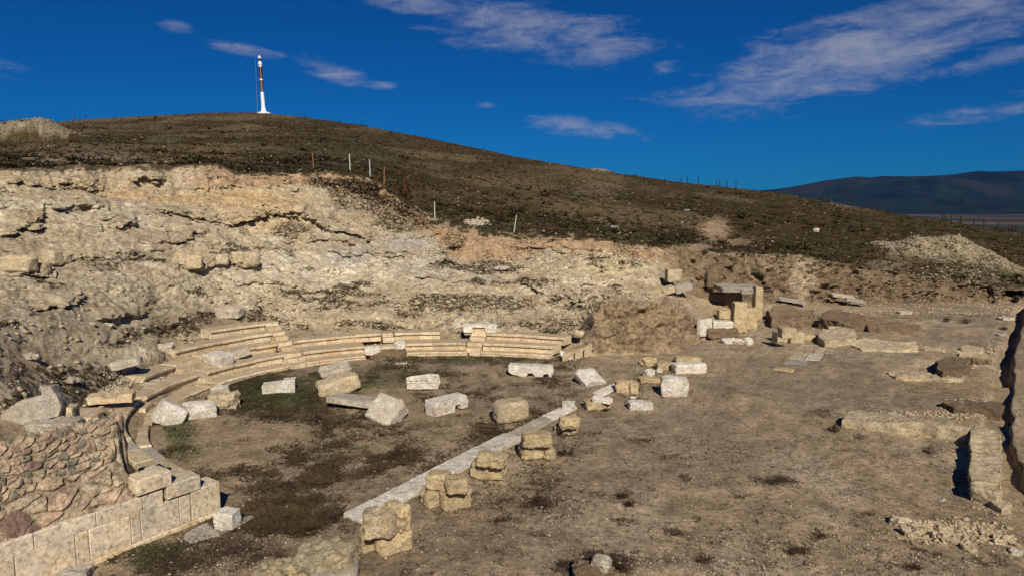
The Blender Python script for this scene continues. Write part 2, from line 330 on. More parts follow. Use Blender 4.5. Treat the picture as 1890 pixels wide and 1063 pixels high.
WA = np.array(ground(407, 946)); WB = np.array(ground(154, 1046)); wd = (WB-WA)/np.linalg.norm(WB-WA); wn = np.array([-wd[1], wd[0]])   # along the wall (towards lower left), normal
if wn[1] < 0: wn = -wn                                                                                                                    # points away from the camera, into the retained earth
e_ = (th_ > 3.6) & (th_ < 4.6) & (rr < 12.0); P[..., 2] = np.where(e_ & (Kg < 3), np.minimum(P[..., 2], .22+np.maximum(rr-11.5, 0)*2.0), P[..., 2])
sdw = (P[..., 0]-WA[0])*wn[0]+(P[..., 1]-WA[1])*wn[1]; alw = (P[..., 0]-WA[0])*wd[0]+(P[..., 1]-WA[1])*wd[1]
front = (sdw < .45) | ((alw < .2) & (rr < 10.2)) | ((alw < 1.0) & (sdw < 2.6))
P[..., 2] = np.where(front & (Kg < 2) & (us[None, :] < 480), 0, P[..., 2])
P[..., 2] = np.where((~front) & (sdw < 2.6) & (alw > 1.) & (us[None, :] < 420), np.minimum(P[..., 2], .75+np.maximum(sdw-.45, 0)*.95), P[..., 2])
# --- heaps and mounds
def heap(cx, cy, rx, ry, hgt, pw=1.0):
    d = np.sqrt(((P[..., 0]-cx)/rx)**2+((P[..., 1]-cy)/ry)**2); P[..., 2] += hgt*np.clip(1-d, 0, 1)**pw
    return np.clip(1-d, 0, 1)
hm = heap(*at_depth(84, 250, 85)[:2], 5.5, 6, 2.6, 1.2); hm = np.maximum(hm, heap(*at_depth(10, 250, 84)[:2], 6.5, 6, 2.2, 1)); hm = np.maximum(hm, heap(*at_depth(-90, 250, 84)[:2], 6.5, 6, 2.4, 1))
hr = heap(*at_depth(1768, 470, 73)[:2], 6.4, 6, 2.2, 1.2); hr = np.maximum(hr, heap(*at_depth(1690, 470, 73)[:2], 5.6, 6, 1.7, .9)); hr = np.maximum(hr, heap(*at_depth(1830, 480, 72)[:2], 5.2, 5, .8, 1))
hs = heap(*at_depth(1120, 315, 158)[:2], 5, 5, 1.6, 1)
for (u, v, rx, ry, hh) in [(1725, 668, 1.6, 1.0, .45), (1790, 745, 2.2, 1.6, .45), (1700, 665, 2.2, 1, .25), (1630, 850, 2.5, 1.2, .12), (1250, 800, 3, 2, .1), (1440, 900, 3, 1.5, .1), (1815, 690, 1.8, 1.4, .4), (1640, 850, .35, 1.6, -.2), (1590, 700, 1.2, .8, .2), (1610, 725, 1.0, .6, .18), (1760, 830, 1.6, 1.2, .15), (1690, 870, 1.2, 1.5, .12), (1780, 610, 2.5, 1.2, .3), (1500, 830, 2.6, 1.6, .1), (1350, 740, 3, 1.5, .12), (1170, 860, .3, 2.2, -.1), (1480, 950, 1.8, 1.2, .1), (1095, 1052, .5, .4, .35), (1230, 1062, 1.5, .8, .25), (500, 1050, .8, .6, .3),
                       (715, 668, .9, .5, .55)]:
    heap(*ground(u, v), rx, ry, hh, 1.3)
# --- raised baulk on the far right with a shaded face
bx = np.array([ground(u, v) for u, v in [(1893, 560), (1885, 600), (1868, 650), (1866, 720), (1858, 790), (1872, 860), (1900, 930), (1990, 1063)]]); o_ = np.argsort(bx[:, 1])
lim = np.interp(P[..., 1], bx[o_, 1], bx[o_, 0]) + .16*fbm(P, .9, 3, 3, .5)
side = P[..., 0]-lim+.5; act = (P[..., 1] < 54) & (P[..., 1] > 8) & (us[None, :] > 1500)
P[..., 2] += np.where(act, .14*sstep(side-.5, -.04, .12)-.55*sstep(side, -.45, .1)*(1-sstep(side-.5, -.04, .12)), 0)*sstep(54-P[..., 1], 0, 1.5)
U, V, D = project(P)
# --- displacement
def nstep(U, lw): return .5+.5*np.sin(np.floor(U/17.+lw*1.5)*2.4)
K = Kg
wrock = sstep(K, 1.9, 2.3)*sstep(5.9-K, 0, .6)*(1-sstep(U, 1190, 1260))
wrock = np.maximum(wrock, sstep(K, 1.0, 1.4)*sstep(5.9-K, 0, .6)*(1-sstep(U, 330, 420))*sstep(sdw, 2.2, 3.2)*sstep(rr-RR2, .6, 1.5))
wrock = np.maximum(wrock, sstep(K, 1.5, 2.0)*sstep(5.9-K, 0, .6)*sstep(U, 400, 460)*(1-sstep(U, 1040, 1090))*sstep(rr-RR2, .8, 1.5))
wmud = np.maximum(sstep(K, 3.9, 4.4)*sstep(6.05-K, 0, .15)*sstep(U, 1190, 1260), sstep(K, 1, 1.1)*sstep(2.5-K, 0, .3)*sstep(U, 1085, 1110)*(1-sstep(U, 1310, 1340)))
wcut = sstep(K, 4.95, 5.05)*sstep(6.05-K, 0, .1)*(1-sstep(U, 1190, 1260))*sstep(U, 330, 420)
whill = sstep(K, 5.95, 6.1)
wfloor = (K < 1.9)*(1-np.maximum(wrock, wmud))
gx = np.gradient(P, axis=1); gy = np.gradient(P, axis=0); Nn = np.cross(gx, gy); Nn /= np.linalg.norm(Nn, axis=-1, keepdims=True)+1e-9
Nn = np.where(Nn[..., 2:3] < 0, -Nn, Nn)
Nn = np.stack([smooth1(smooth1(Nn[..., i], 9, 0), 9, 1) for i in range(3)], -1)
outd = np.stack([-(P[..., 0]-CCX), -(P[..., 1]-CCY), 0*rr], -1); outd /= np.linalg.norm(outd, axis=-1, keepdims=True)+1e-9
lf = fbm(P, .12, 4, 21); mf = fbm(P, .5, 4, 31)
# strata: ledges that lean out over a crevice
strat_z = P[..., 2]/1.25+.55*fbm(P, .07, 3, 41)+.18*mf
fr = strat_z-np.floor(strat_z); lay = _h(np.floor(strat_z), np.floor(strat_z)*0, np.floor(strat_z)*0, 7)
patch = sstep(fbm(P+lay[..., None]*50, .16, 4, 51), -.22, .2)
saw = np.where(fr < .18, (fr/.18-1)*0-.0, 0)
led = sstep(fr, .1, .22)*(1-.85*sstep(fr, .3, 1.0))
upper = .45+.55*sstep(K, 3.0, 4.2)
v1, v2, vid = voro(P+.15*mf[..., None], .85, 5, (1, 1, 2.0)); e1 = sstep(v2-v1, .02, .22)
w1, w2, wid = voro(P+.1*mf[..., None], 2.3, 15, (1, 1, 1.5)); e2 = sstep(w2-w1, .03, .3)
blockm = sstep(fbm(P, .2, 3, 61), -.25, .3)
dn = wrock*(1-.55*(1-sstep(U, 260, 400))*sstep(V, 540, 600))*(.35*lf+.16*mf+(1-.5*(1-sstep(U,100,420)))*blockm*(.19*e1*(.25+.75*vid))+.10*e2*(.1+.9*wid)*(.45+.55*(1-blockm))+.13*fbm(P, .6, 4, 73, .6, (1, 1, 5))+.08*fbm(P, 3.0, 4, 71, .65, (1, 1, 2)))
P = P+Nn*dn[..., None]+outd*(wrock*led*patch*(.35+.75*lay)*upper*.5*(1-(1-sstep(U, 40, 220))*sstep(V, 520, 580)))[..., None]
LEDGES = [([(0, 425), (30, 418), (62, 420), (74, 406)], 1.0), ([(70, 388), (100, 392), (130, 385), (165, 395), (205, 420), (245, 418)], .7), ([(285, 392), (320, 398), (370, 408), (420, 416), (450, 405), (490, 400), (560, 405), (620, 425), (690, 444)], 1.0),
          ([(235, 333), (270, 337), (302, 335)], .8), ([(285, 449), (330, 446), (372, 440)], .5), ([(15, 505), (60, 500), (100, 508)], .7), ([(60, 566), (110, 562), (150, 548)], .5), ([(785, 487), (845, 485)], .7), ([(600, 468), (640, 474), (700, 471), (755, 483)], .5),
          ([(320, 497), (390, 494), (470, 496)], .45), ([(955, 520), (1000, 538), (1050, 552), (1100, 549), (1165, 540)], .6), ([(480, 348), (560, 352)], .4), ([(0, 347), (60, 351), (120, 350), (190, 352)], .6), ([(170, 588), (270, 580)], .4), ([(760, 520), (850, 515), (925, 520)], .4),
          ([(520, 440), (600, 447), (660, 452)], .45), ([(130, 470), (200, 476), (250, 470)], .35), ([(430, 530), (520, 525), (600, 532)], .3), ([(1180, 545), (1230, 560)], .4), ([(640, 560), (740, 556), (800, 565)], .3), ([(340, 345), (400, 350), (470, 345)], .4)]
lw = fbm(P, 1.1, 4, 77, .65)
for pl, A_ in LEDGES:
    pu = [q_[0] for q_ in pl]; pv = [q_[1] for q_ in pl]; vl = np.interp(U, pu, pv)+lw*9; dd_ = vl-V
    fade = sstep(U, pu[0]-6, pu[0]+12)*(1-sstep(U, pu[-1]-12, pu[-1]+6))
    up_ = sstep(dd_, -.6, 1.2)*(1-sstep(dd_, 4, 30)); cave = np.exp(-((dd_+5)/4.)**2)
    P = P+outd*((np.maximum(wrock, (K > 1.5)*(K < 6)*1.0)*fade*(.85*A_*up_-.3*A_*cave)*(.75+.5*nstep(U, lw))))[..., None]
m1, m2, mid_ = voro(P, 2.6, 25, (1, 1, .8)); me_ = sstep(m2-m1, .02, .3)
P = P+Nn*(wmud*(.42*fbm(P, 1.0, 5, 81, .7)+.26*me_*mid_+.10*fbm(P, 5, 3, 85, .6)-.1))[..., None]+Nn*(wcut*.14*fbm(P, 1.6, 4, 91, .6))[..., None]
c1, c2, cc = voro(P+.2*mf[..., None], 1.15, 35, (1, 1, .75)); ce = sstep(c2-c1, .02, .18); hole = sstep(fbm(P, 1.3, 3, 95, .6, (1, 1, .7)), .28, .42)
P[..., 1] -= wmud*(K > 3)*(.38*ce*cc-.15-.22*hole)*sstep(K, 4.7, 5.1)
# the pit in the far right wall
pit = np.exp(-(((U-1868)/14)**4))*sstep(K, 4.2, 5.0)*sstep(5.75-K, 0, .2); P[..., 1] += 2.4*pit; P[..., 0] += 1.8*pit
P[..., 2] += whill*(.5*fbm(P, .045, 3, 101)+.12*fbm(P, .35, 4, 111)*sstep(K, 6, 6.3)+.05*fbm(P, 1.7, 3, 113))*(1-.6*sstep(K, 8, 9))
P[..., 2] += wfloor*((.035+.05*sstep(U, 1480, 1600))*fbm(P, .35, 4, 121)+.030*fbm(P, 1.3, 2, 131, .6))*sstep(np.abs(K-.0), .01, .3)
hh_ = np.maximum(hm, hr); P[..., 2] += sstep(hh_, 0, .3)*(.22*fbm(P, .9, 4, 141, .65))
U2, V2, D2 = project(P)
# --- ground colours (the ground's own colour only)
def mixn(c, col, w):
    w = np.clip(w, 0, 1)[..., None]; return c*(1-w)+np.array(col)*w
def blob(u, v, ru, rv, soft=.5, t=0):
    du = (U-u)*math.cos(t)+(V-v)*math.sin(t); dv = -(U-u)*math.sin(t)+(V-v)*math.cos(t)
    return sstep(1-np.sqrt((du/ru)**2+(dv/rv)**2)+.35*nA, 0, soft)
nA = fbm(P, .35, 4, 201, .6); nB = fbm(P, 1.2, 4, 211, .65); nC = np.where(K < 1.9, fbm(P, 2.5, 1, 221)*.8, fbm(P, 4.0, 2, 221, .6)); nS = fbm(P, .8, 4, 231, .6, (1, 1, 3.0))
col = np.zeros(P.shape)+np.array([.335, .25, .152])                       # trodden soil
col = mixn(col, (.42, .33, .22), sstep(nA, -.1, .5)*.7); col = mixn(col, (.25, .19, .125), sstep(fbm(P, .18, 3, 271), .05, .45)*.6); col = mixn(col, (.22, .158, .095), sstep(nB, .15, .7)*.5); col = col*1.0
inorch = (1-sstep(rr, 9.2, 10))*sstep(4.3-(P[..., 0]*-.826+P[..., 1]*.564)*0+0*rr, 0, 1)
KA = np.array(ground(650, 955)); KB = np.array(ground(1140, 714)); kd = (KB-KA)/np.linalg.norm(KB-KA); kn = np.array([-kd[1], kd[0]])
sidek = (P[..., 0]-KA[0])*kn[0]+(P[..., 1]-KA[1])*kn[1]                    # > 0 on the orchestra side
orch = sstep(sidek, -.2, .4)*(K < 1.2)*(U > 180)*(1-sstep(U, 1000, 1150))
col = mixn(col, (.22, .16, .098), orch*(.3+.3*nA)); weedw = orch*np.clip(.36+.5*nA+.5*nB, 0, 1)*.9+(.14+.16*sstep(nA, -.2, .5))*(K < 1.9)*(1-orch)
for (u, v, ru, rv, a) in [(500, 735, 120, 34, 1), (470, 700, 80, 16, .8), (660, 700, 150, 26, .6), (850, 665, 160, 9, .7), (330, 800, 45, 40, .7), (340, 830, 50, 20, .5), (800, 690, 80, 12, .5)]:
    col = mixn(col, (.05, .062, .018), blob(u, v, ru, rv)*a*(.75+.4*nC)*(K < 1.2))
for (u, v, ru, rv, a) in [(480, 960, 150, 40, .5), (300, 1030, 130, 40, .7), (1000, 900, 70, 70, .35), (930, 930, 70, 40, .3)]:
    weedw = weedw+blob(u, v, ru, rv)*a*(K < 1.2)*.55
for (u, v, ru, rv) in [(1600, 1010, 170, 50), (1700, 950, 140, 40), (1800, 740, 80, 40), (1720, 720, 80, 30)]:
    col = mixn(col, (.33, .235, .13), blob(u, v, ru, rv)*.5)
brn = np.random.default_rng(12)
SCR = [(brn.uniform(860, 1800), brn.uniform(745, 1062)) for _ in range(46)]
scrub = sum(brn.uniform(.4, 1)*np.clip(1-np.sqrt(((U-u)/brn.uniform(14, 46))**2+((V-v)/brn.uniform(4, 9))**2), 0, 1) for u, v in SCR)*(K < 1.2)*(sidek < -.3)
weedw = weedw+.8*scrub*np.clip(.7+nB+nA, .1, 1.3)
# slope rock
cream = np.zeros(P.shape)+np.array([.455, .372, .245])
cream = mixn(cream, (.38, .285, .175), sstep(nS, -.1, .5)*.8); cream = mixn(cream, (.53, .46, .33), sstep(nA+nC*.4, .15, .6)*.8)
cream = mixn(cream, (.30, .245, .18), sstep(nB, .25, .7)*.6)
for (u, v, ru, rv, a, c) in [(480, 375, 170, 26, .6, (.52, .34, .16)), (180, 345, 260, 24, .6, (.48, .35, .2)), (420, 340, 130, 20, .6, (.5, .35, .18)), (480, 410, 120, 22, .5, (.52, .34, .16)), (300, 365, 300, 10, .5, (.5, .3, .12)),
                             (560, 500, 300, 50, .6, (.66, .58, .42)), (640, 590, 250, 25, .4, (.50, .38, .23)), (1130, 500, 110, 40, .8, (.60, .49, .29)), (1060, 530, 130, 30, .7, (.60, .50, .36)), (80, 440, 200, 40, .35, (.40, .31, .2)), (300, 440, 120, 16, .6, (.36, .27, .17)),
                             (640, 475, 70, 30, .6, (.40, .38, .35)), (760, 450, 120, 25, .6, (.42, .39, .35)), (720, 400, 80, 30, .8, (.34, .25, .15)), (780, 425, 60, 15, .6, (.30, .22, .14)), (800, 500, 150, 30, .5, (.45, .40, .33)), (1110, 440, 200, 22, .8, (.38, .28, .18)),
                             (1000, 590, 120, 30, .7, (.36, .27, .17)), (120, 520, 200, 80, .35, (.42, .33, .215))]:
    cream = mixn(cream, c, blob(u, v, ru, rv, .8)*a)
wr2 = np.maximum(wrock, sstep(K, 2.2, 2.6)*sstep(6-K, 0, .1)*(1-sstep(U, 1190, 1260)))
col = col*(1-wr2[..., None])+cream*wr2[..., None]
# dark soil and plant patches on the slope
for (u, v, ru, rv, a) in [(620, 345, 90, 20, .8), (655, 375, 60, 28, .7), (660, 540, 70, 10, .6), (590, 550, 60, 8, .6), (300, 610, 90, 22, .75), (360, 590, 50, 16, .7), (900, 495, 110, 10, .8), (860, 560, 180, 22, .55), (1100, 562, 120, 10, .7), (1000, 520, 70, 10, .4), (150, 700, 90, 40, .5), (60, 690, 70, 50, .4),
                          (50, 745, 80, 30, .5), (540, 425, 40, 12, .6), (700, 600, 130, 9, .6), (180, 480, 80, 22, .35), (840, 445, 30, 25, .5), (740, 420, 70, 18, .5), (1050, 600, 90, 14, .4), (1170, 470, 60, 20, .3), (480, 590, 60, 10, .5)]:
    weedw = weedw+blob(u, v, ru, rv, .5)*a*1.15*(K > 1.05)*(1-wmud)
nW = fbm(P, .45, 5, 251, .65, (1, 1, 3.5)); weedw = weedw+sstep(nW+.2*nB, .2, .7)*(K > 1.5)*(K < 4.9)*(1-sstep(U, 1150, 1250))*sstep(V, 400, 480)*.9+.12*wrock
# mud walls and cut faces
mud = np.zeros(P.shape)+np.array([.20, .142, .085]); mud = mixn(mud, (.28, .205, .125), sstep(nA+.4*nC, .1, .6)*.7); mud = mixn(mud, (.12, .083, .05), sstep(nB+.3*nC, .1, .6)*.6)
mud = mixn(mud, (.42, .33, .22), blob(1485, 515, 30, 45)*.8); mud = mixn(mud, (.33, .235, .14), sstep(4-K, 0, .3)*.8)
wm2 = np.maximum(sstep(K, 3.9, 4.2)*sstep(6.05-K, 0, .2)*sstep(U, 1190, 1260), wmud); col = col*(1-wm2[..., None])+mud*wm2[..., None]
cut = np.zeros(P.shape)+np.array([.40, .27, .16]); cut = mixn(cut, (.30, .2, .115), sstep(nB, 0, .6)*.6); weedw = weedw+blob(640, 350, 70, 26)*.8+blob(725, 400, 55, 36)*.8; col = col*(1-wcut[..., None])+cut*wcut[..., None]
# hill
hill = np.zeros(P.shape)+np.array([.056, .036, .012]); hill = mixn(hill, (.026, .028, .007), sstep(nA+.3*nB, 0, .5)*.8); hill = mixn(hill, (.15, .105, .052), sstep(fbm(P, .06, 5, 241, .6, (1, .6, 3)), .0, .5)*.8)
for (u, v, ru, rv, a, c) in [(150, 290, 220, 14, .9, (.24, .185, .125)), (100, 275, 160, 16, .6, (.17, .125, .08)), (120, 318, 170, 8, .9, (.075, .06, .04)), (240, 238, 170, 12, .5, (.15, .11, .07)), (300, 262, 60, 8, .5, (.13, .12, .06)), (560, 215, 150, 12, .5, (.13, .1, .04)),
                             (600, 285, 200, 40, .5, (.06, .055, .025)), (1320, 425, 40, 28, .95, (.36, .25, .15)), (1360, 440, 70, 12, .8, (.33, .23, .14)), (1290, 455, 40, 14, .9, (.34, .24, .15)), (1500, 340, 300, 30, .2, (.2, .15, .1)), (1120, 312, 50, 8, .9, (.42, .33, .22)), (1100, 350, 70, 22, .4, (.22, .19, .14)), (1200, 440, 130, 14, .6, (.045, .06, .02)),
                             (1500, 455, 120, 22, .6, (.055, .062, .024)), (960, 330, 200, 30, .5, (.13, .09, .04)), (900, 420, 160, 20, .5, (.055, .055, .025)), (1640, 480, 90, 25, .7, (.26, .2, .125)), (1640, 380, 130, 12, .5, (.25, .2, .14)), (1720, 520, 250, 22, .75, (.25, .185, .115)), (1850, 500, 120, 14, .7, (.09, .085, .04)), (1840, 520, 120, 14, .6, (.17, .13, .08)), (1600, 500, 90, 12, .6, (.2, .15, .1))]:
    hill = mixn(hill, c, blob(u, v, ru, rv, .8)*a)
hill = mixn(hill, (.27, .215, .14), sstep(hm+.3*nB, .15, .5)*.9); hill = mixn(hill, (.34, .27, .165), sstep(hr+.3*nB, .15, .5)*.95)
hill = mixn(hill, (.30, .25, .17), sstep(nC+.3*nB, .8, 1.1)*.3)
wh2 = sstep(K+.22*nB+.12*nC, 5.9, 6.02); col = col*(1-wh2[..., None])+hill*wh2[..., None]
weedw = np.where(K > 6, .25+.35*sstep(nB, -.2, .5), weedw); weedw = weedw*(1-sstep(np.maximum(hm, hr), .1, .4)*.6)
weedw = np.where(V < 236, weedw*.8, weedw)
col *= (1+.16*nC)[..., None]
col = np.clip(col, .008, .8)
nr = P.shape[0]; idx = np.arange(nr*NC).reshape(nr, NC)
quads = np.stack([idx[:-1, :-1], idx[:-1, 1:], idx[1:, 1:], idx[1:, :-1]], -1).reshape(-1, 4)
ter = mesh_obj('ground', P.reshape(-1, 3), quads, M_TER, smooth=True, col=np.c_[col.reshape(-1, 3), np.clip(weedw, 0, .66).reshape(-1)]); tag(ter, 'excavated theatre floor, pale rock slope and brown grassy hill', None, None, 'structure')
Pf = P.reshape(-1, 3); Uf, Vf, Df = [a.reshape(-1) for a in (U2, V2, D2)]
def hit(u, v):
    m = np.where((np.abs(Uf-u) < 3.5) & (np.abs(Vf-v) < 3.5))[0]
    if len(m) == 0: return (*ground(u, v), 0.0)
    d = Df[m]; m = m[d < d.min()*1.02+.3]; j = m[np.argmin((Uf[m]-u)**2+(Vf[m]-v)**2)]; return tuple(Pf[j])

# near ground behind and beside the camera, valley and far hills
def grid_sheet(name, x0, x1, y0, y1, nx, ny, zf, mat, colf):
    X, Y = np.meshgrid(np.linspace(x0, x1, nx), np.linspace(y0, y1, ny)); Z = zf(X, Y); PP = np.stack([X, Y, Z], -1)
    ix = np.arange(nx*ny).reshape(ny, nx); q = np.stack([ix[:-1, :-1], ix[:-1, 1:], ix[1:, 1:], ix[1:, :-1]], -1).reshape(-1, 4)
    o = mesh_obj(name, PP.reshape(-1, 3), q, mat, smooth=True, col=colf(PP).reshape(-1, 3)); return o
o = grid_sheet('near_ground', -60, 60, -60, 30, 60, 60, lambda X, Y: -.12+0*X, M_TER, lambda p: np.zeros(p.shape)+np.array([.335, .25, .152])); tag(o, None, None, None, 'structure')
M_FAR = attr_mat('far_land', (.004, .012, .05), .4, (2, .5), .6, (.7, 1.3))
def valley_col(p):
    a = np.zeros(p.shape)+np.array([.035, .034, .018]); f1, f2, cid = voro(p*np.array([1, .35, 0]), 1/260., 3)
    a = mixn(a, (.09, .06, .035), sstep(cid, .45, .5)); a = mixn(a, (.03, .045, .018), sstep(cid, .72, .75)); a = mixn(a, (.11, .08, .05), sstep(cid, .9, .92)); return a
o = grid_sheet('valley', -14000, 14000, 420, 15000, 420, 420, lambda X, Y: -64+0*X, M_FAR, valley_col); tag(o, 'flat farmland far below the hill', None, None, 'structure')
def far_hills():
    nx, ny = 520, 130
    uu = np.linspace(-500, 2500, nx)
    top = np.interp(uu, [-500, 1000, 1300, 1400, 1430, 1500, 1560, 1620, 1700, 1760, 1800, 1850, 1890, 2100, 2500], [352, 352, 352, 352, 350, 340, 334, 329, 326, 323, 318, 316, 315, 310, 318])
    PP = np.zeros((ny, nx, 3))
    for j in range(ny):
        f = j/(ny-1); Y = 5600+f*5200
        d = np.array([at_depth(u, t, 9200) for u, t in zip(uu, top)])
        s = d[:, 0]/9200; zt = d[:, 2]
        g = sstep(np.array([f]), 0, .72)[0]; z = -66+(zt+66)*g**1.05
        if f > .72: z = zt-(f-.72)*900
        PP[j, :, 0] = s*Y; PP[j, :, 1] = Y; PP[j, :, 2] = z
    n = fbm(PP*np.array([1, 1, 0]), 1/1500., 5, 7, .55); f = np.linspace(0, 1, ny)[:, None]
    ridg = 1-np.abs(fbm(PP*np.array([1, .55, 0]), 1/900., 4, 17, .5))*1.6
    PP[..., 2] += (n*100+ridg*90-45)*sstep(f, 0, .2)*(1-.96*sstep(f, .5, .7))
    a = np.zeros(PP.shape)+np.array([.006, .014, .011]); a = mixn(a, (.022, .018, .014), sstep(fbm(PP, 1/1100., 5, 27, .6), 0, .4)*.8); a = mixn(a, (.001, .004, .005), sstep(fbm(PP, 1/600., 4, 37, .6), .1, .5)*.8); a = mixn(a, (.025, .02, .018), sstep(fbm(PP, 1/200., 3, 47, .6), .55, .8)*.5)
    ix = np.arange(nx*ny).reshape(ny, nx); q = np.stack([ix[:-1, :-1], ix[:-1, 1:], ix[1:, 1:], ix[1:, :-1]], -1).reshape(-1, 4)
    o = mesh_obj('hills', PP.reshape(-1, 3), q, M_FAR, smooth=True, col=a.reshape(-1, 3)); tag(o, 'long dark blue hills across the valley', None, None, 'structure')
far_hills()
def haze():
    me = bpy.data.meshes.new('haze'); bm = bmesh.new(); bmesh.ops.create_cube(bm, size=1)
    for v in bm.verts: v.co = Vector((v.co.x*29000, v.co.y*15600+7600, v.co.z*867+366))
    bm.to_mesh(me); bm.free(); m = bpy.data.materials.new('haze'); m.use_nodes = True; nt = m.node_tree; nt.nodes.clear()
    o_ = nt.nodes.new('ShaderNodeOutputMaterial'); v = nt.nodes.new('ShaderNodeVolumePrincipled'); v.inputs['Color'].default_value = (.08, .34, 1.0, 1); v.inputs['Density'].default_value = 1.1e-5
    nt.links.new(v.outputs[0], o_.inputs['Volume']); me.materials.append(m); h = bpy.data.objects.new('haze', me); C.objects.link(h); tag(h, 'thin blue air over the valley', None, None, 'stuff')
haze()
#@@OBJECTS
# ------------------------------------------------------------------ stone builders
rnd = random.Random(4)
def finish(bm, name, mat, parent, origin, rot=(0, 0, 0), ang=35):
    me = bpy.data.meshes.new(name); bmesh.ops.recalc_face_normals(bm, faces=bm.faces); bm.to_mesh(me); bm.free()
    for p in me.polygons: p.use_smooth = True
    me.set_sharp_from_angle(angle=math.radians(ang)); me.materials.append(mat)
    o = bpy.data.objects.new(name, me); C.objects.link(o); o.location = origin; o.rotation_euler = rot
    if parent: o.parent = parent; o.location = Vector(origin)-parent.location
    return o
def roughen(bm, amp, scale, seed):
    off = Vector((seed*3.7, seed*1.3, seed*7.1))
    bm.normal_update()
    mv = []
    for v in bm.verts:
        n = v.normal; p = v.co*scale+off
        a = mnoise.noise(p)*.6+mnoise.noise(p*2.6)*.35+mnoise.noise(p*6)*.18
        mv.append(v.co+n*a*amp)
    for v, c in zip(bm.verts, mv): v.co = c
def stone(name, label, cat, loc, dims, rot=(0, 0, 0), mat=None, seed=1, rough=.04, k=14, chips=2, parent=None, group=None, cuts=9, taper=0):
    r = random.Random(seed*77+5); bm = bmesh.new(); bmesh.ops.create_cube(bm, size=2)
    bmesh.ops.subdivide_edges(bm, edges=bm.edges[:], cuts=cuts, use_grid_fill=True)
    w, d, h = [x/2 for x in dims]; m = min(w, d, h)
    planes = []
    for i in range(chips):
        n = Vector((r.choice((-1, 1))*r.uniform(.4, 1), r.choice((-1, 1))*r.uniform(.2, 1), r.uniform(-.2, 1))); n.normalize()
        mx = abs(n.x)*w+abs(n.y)*d+abs(n.z)*h; planes.append((n, mx-r.uniform(.12, .38)*m*1.4))
    sk = (r.uniform(-.06, .06), r.uniform(-.06, .06))
    for v in bm.verts:
        p = v.co; q = (abs(p.x)**k+abs(p.y)**k+abs(p.z)**k)**(1/k); p = p/q
        t = 1-taper*(p.z*.5+.5)
        c = Vector((p.x*w*t*(1+sk[0]*p.y), p.y*d*t*(1+sk[1]*p.x), p.z*h*(1+sk[0]*p.x)))
        for n, dd in planes:
            e = n.dot(c)-dd
            if e > 0: c = c-n*e
        c.z += h; v.co = c
    roughen(bm, rough*2.2, 2.2/max(.3, m*2), seed)
    o = finish(bm, name, mat or M_MARB, parent, loc, rot, 32)
    if label: tag(o, label, cat, group)
    return o
def densify(bm, maxe, it=5):
    for _ in range(it):
        es = [e for e in bm.edges if e.calc_length() > maxe]
        if not es: break
        bmesh.ops.subdivide_edges(bm, edges=es, cuts=1, use_grid_fill=False)
        bmesh.ops.triangulate(bm, faces=[f for f in bm.faces if len(f.verts) > 3])
def poly_prism(name, pts, z0, z1, mat, maxe=.25, rough=.015, seed=1, parent=None, scale=2.2, tops=None, ang=32):
    """world xy outline, from z0 up to z1 (or per-corner tops)"""
    cx = sum(p[0] for p in pts)/len(pts); cy = sum(p[1] for p in pts)/len(pts); bm = bmesh.new()
    lo = [bm.verts.new((x-cx, y-cy, 0)) for x, y in pts]; hi = [bm.verts.new((x-cx, y-cy, (tops[i] if tops else z1)-z0)) for i, (x, y) in enumerate(pts)]
    n = len(pts); bm.faces.new(lo[::-1]); bm.faces.new(hi)
    for i in range(n): bm.faces.new((lo[i], lo[(i+1) % n], hi[(i+1) % n], hi[i]))
    be = [e for e in bm.edges if e.verts[0].co.z > .001 or e.verts[1].co.z > .001]
    bmesh.ops.bevel(bm, geom=be, offset=min(.02, (z1-z0)*.2), segments=1, affect='EDGES')
    densify(bm, maxe); roughen(bm, rough*2, scale, seed)
    return finish(bm, name, mat, parent, (cx, cy, z0), ang=ang)
def slab(name, label, cat, px, ztop, thick, mat, group=None, parent=None, seed=1, rough=.01, maxe=.25):
    o = poly_prism(name, [ground(u, v, ztop) for u, v in px], ztop-thick, ztop, mat, maxe, rough, seed, parent)
    if label: tag(o, label, cat, group)
    return o
def profile_block(name, label, cat, loc, prof, depth, rot, mat, seed=1, rough=.012, maxe=.14, parent=None, group=None):
    """front outline (x, z) pushed back along y, then worn"""
    bm = bmesh.new(); n = len(prof)
    a = [bm.verts.new((x, -depth/2, z)) for x, z in prof]; b = [bm.verts.new((x, depth/2, z)) for x, z in prof]
    bm.faces.new(a); bm.faces.new(b[::-1])
    for i in range(n): bm.faces.new((a[i], b[i], b[(i+1) % n], a[(i+1) % n]))
    bmesh.ops.bevel(bm, geom=bm.edges[:], offset=.012, segments=1, affect='EDGES')
    bmesh.ops.triangulate(bm, faces=[f for f in bm.faces if len(f.verts) > 4]); densify(bm, maxe); roughen(bm, rough*2, 3, seed)
    o = finish(bm, name, mat, parent, loc, rot)
    if label: tag(o, label, cat, group)
    return o
def G(u, v, z=0, dz=-.03):
    x, y = ground(u, v, z); return (x, y, z+dz)
def T(u, v, dz=-.05):
    x, y, z = hit(u, v); return (x, y, z+dz)
R = math.radians
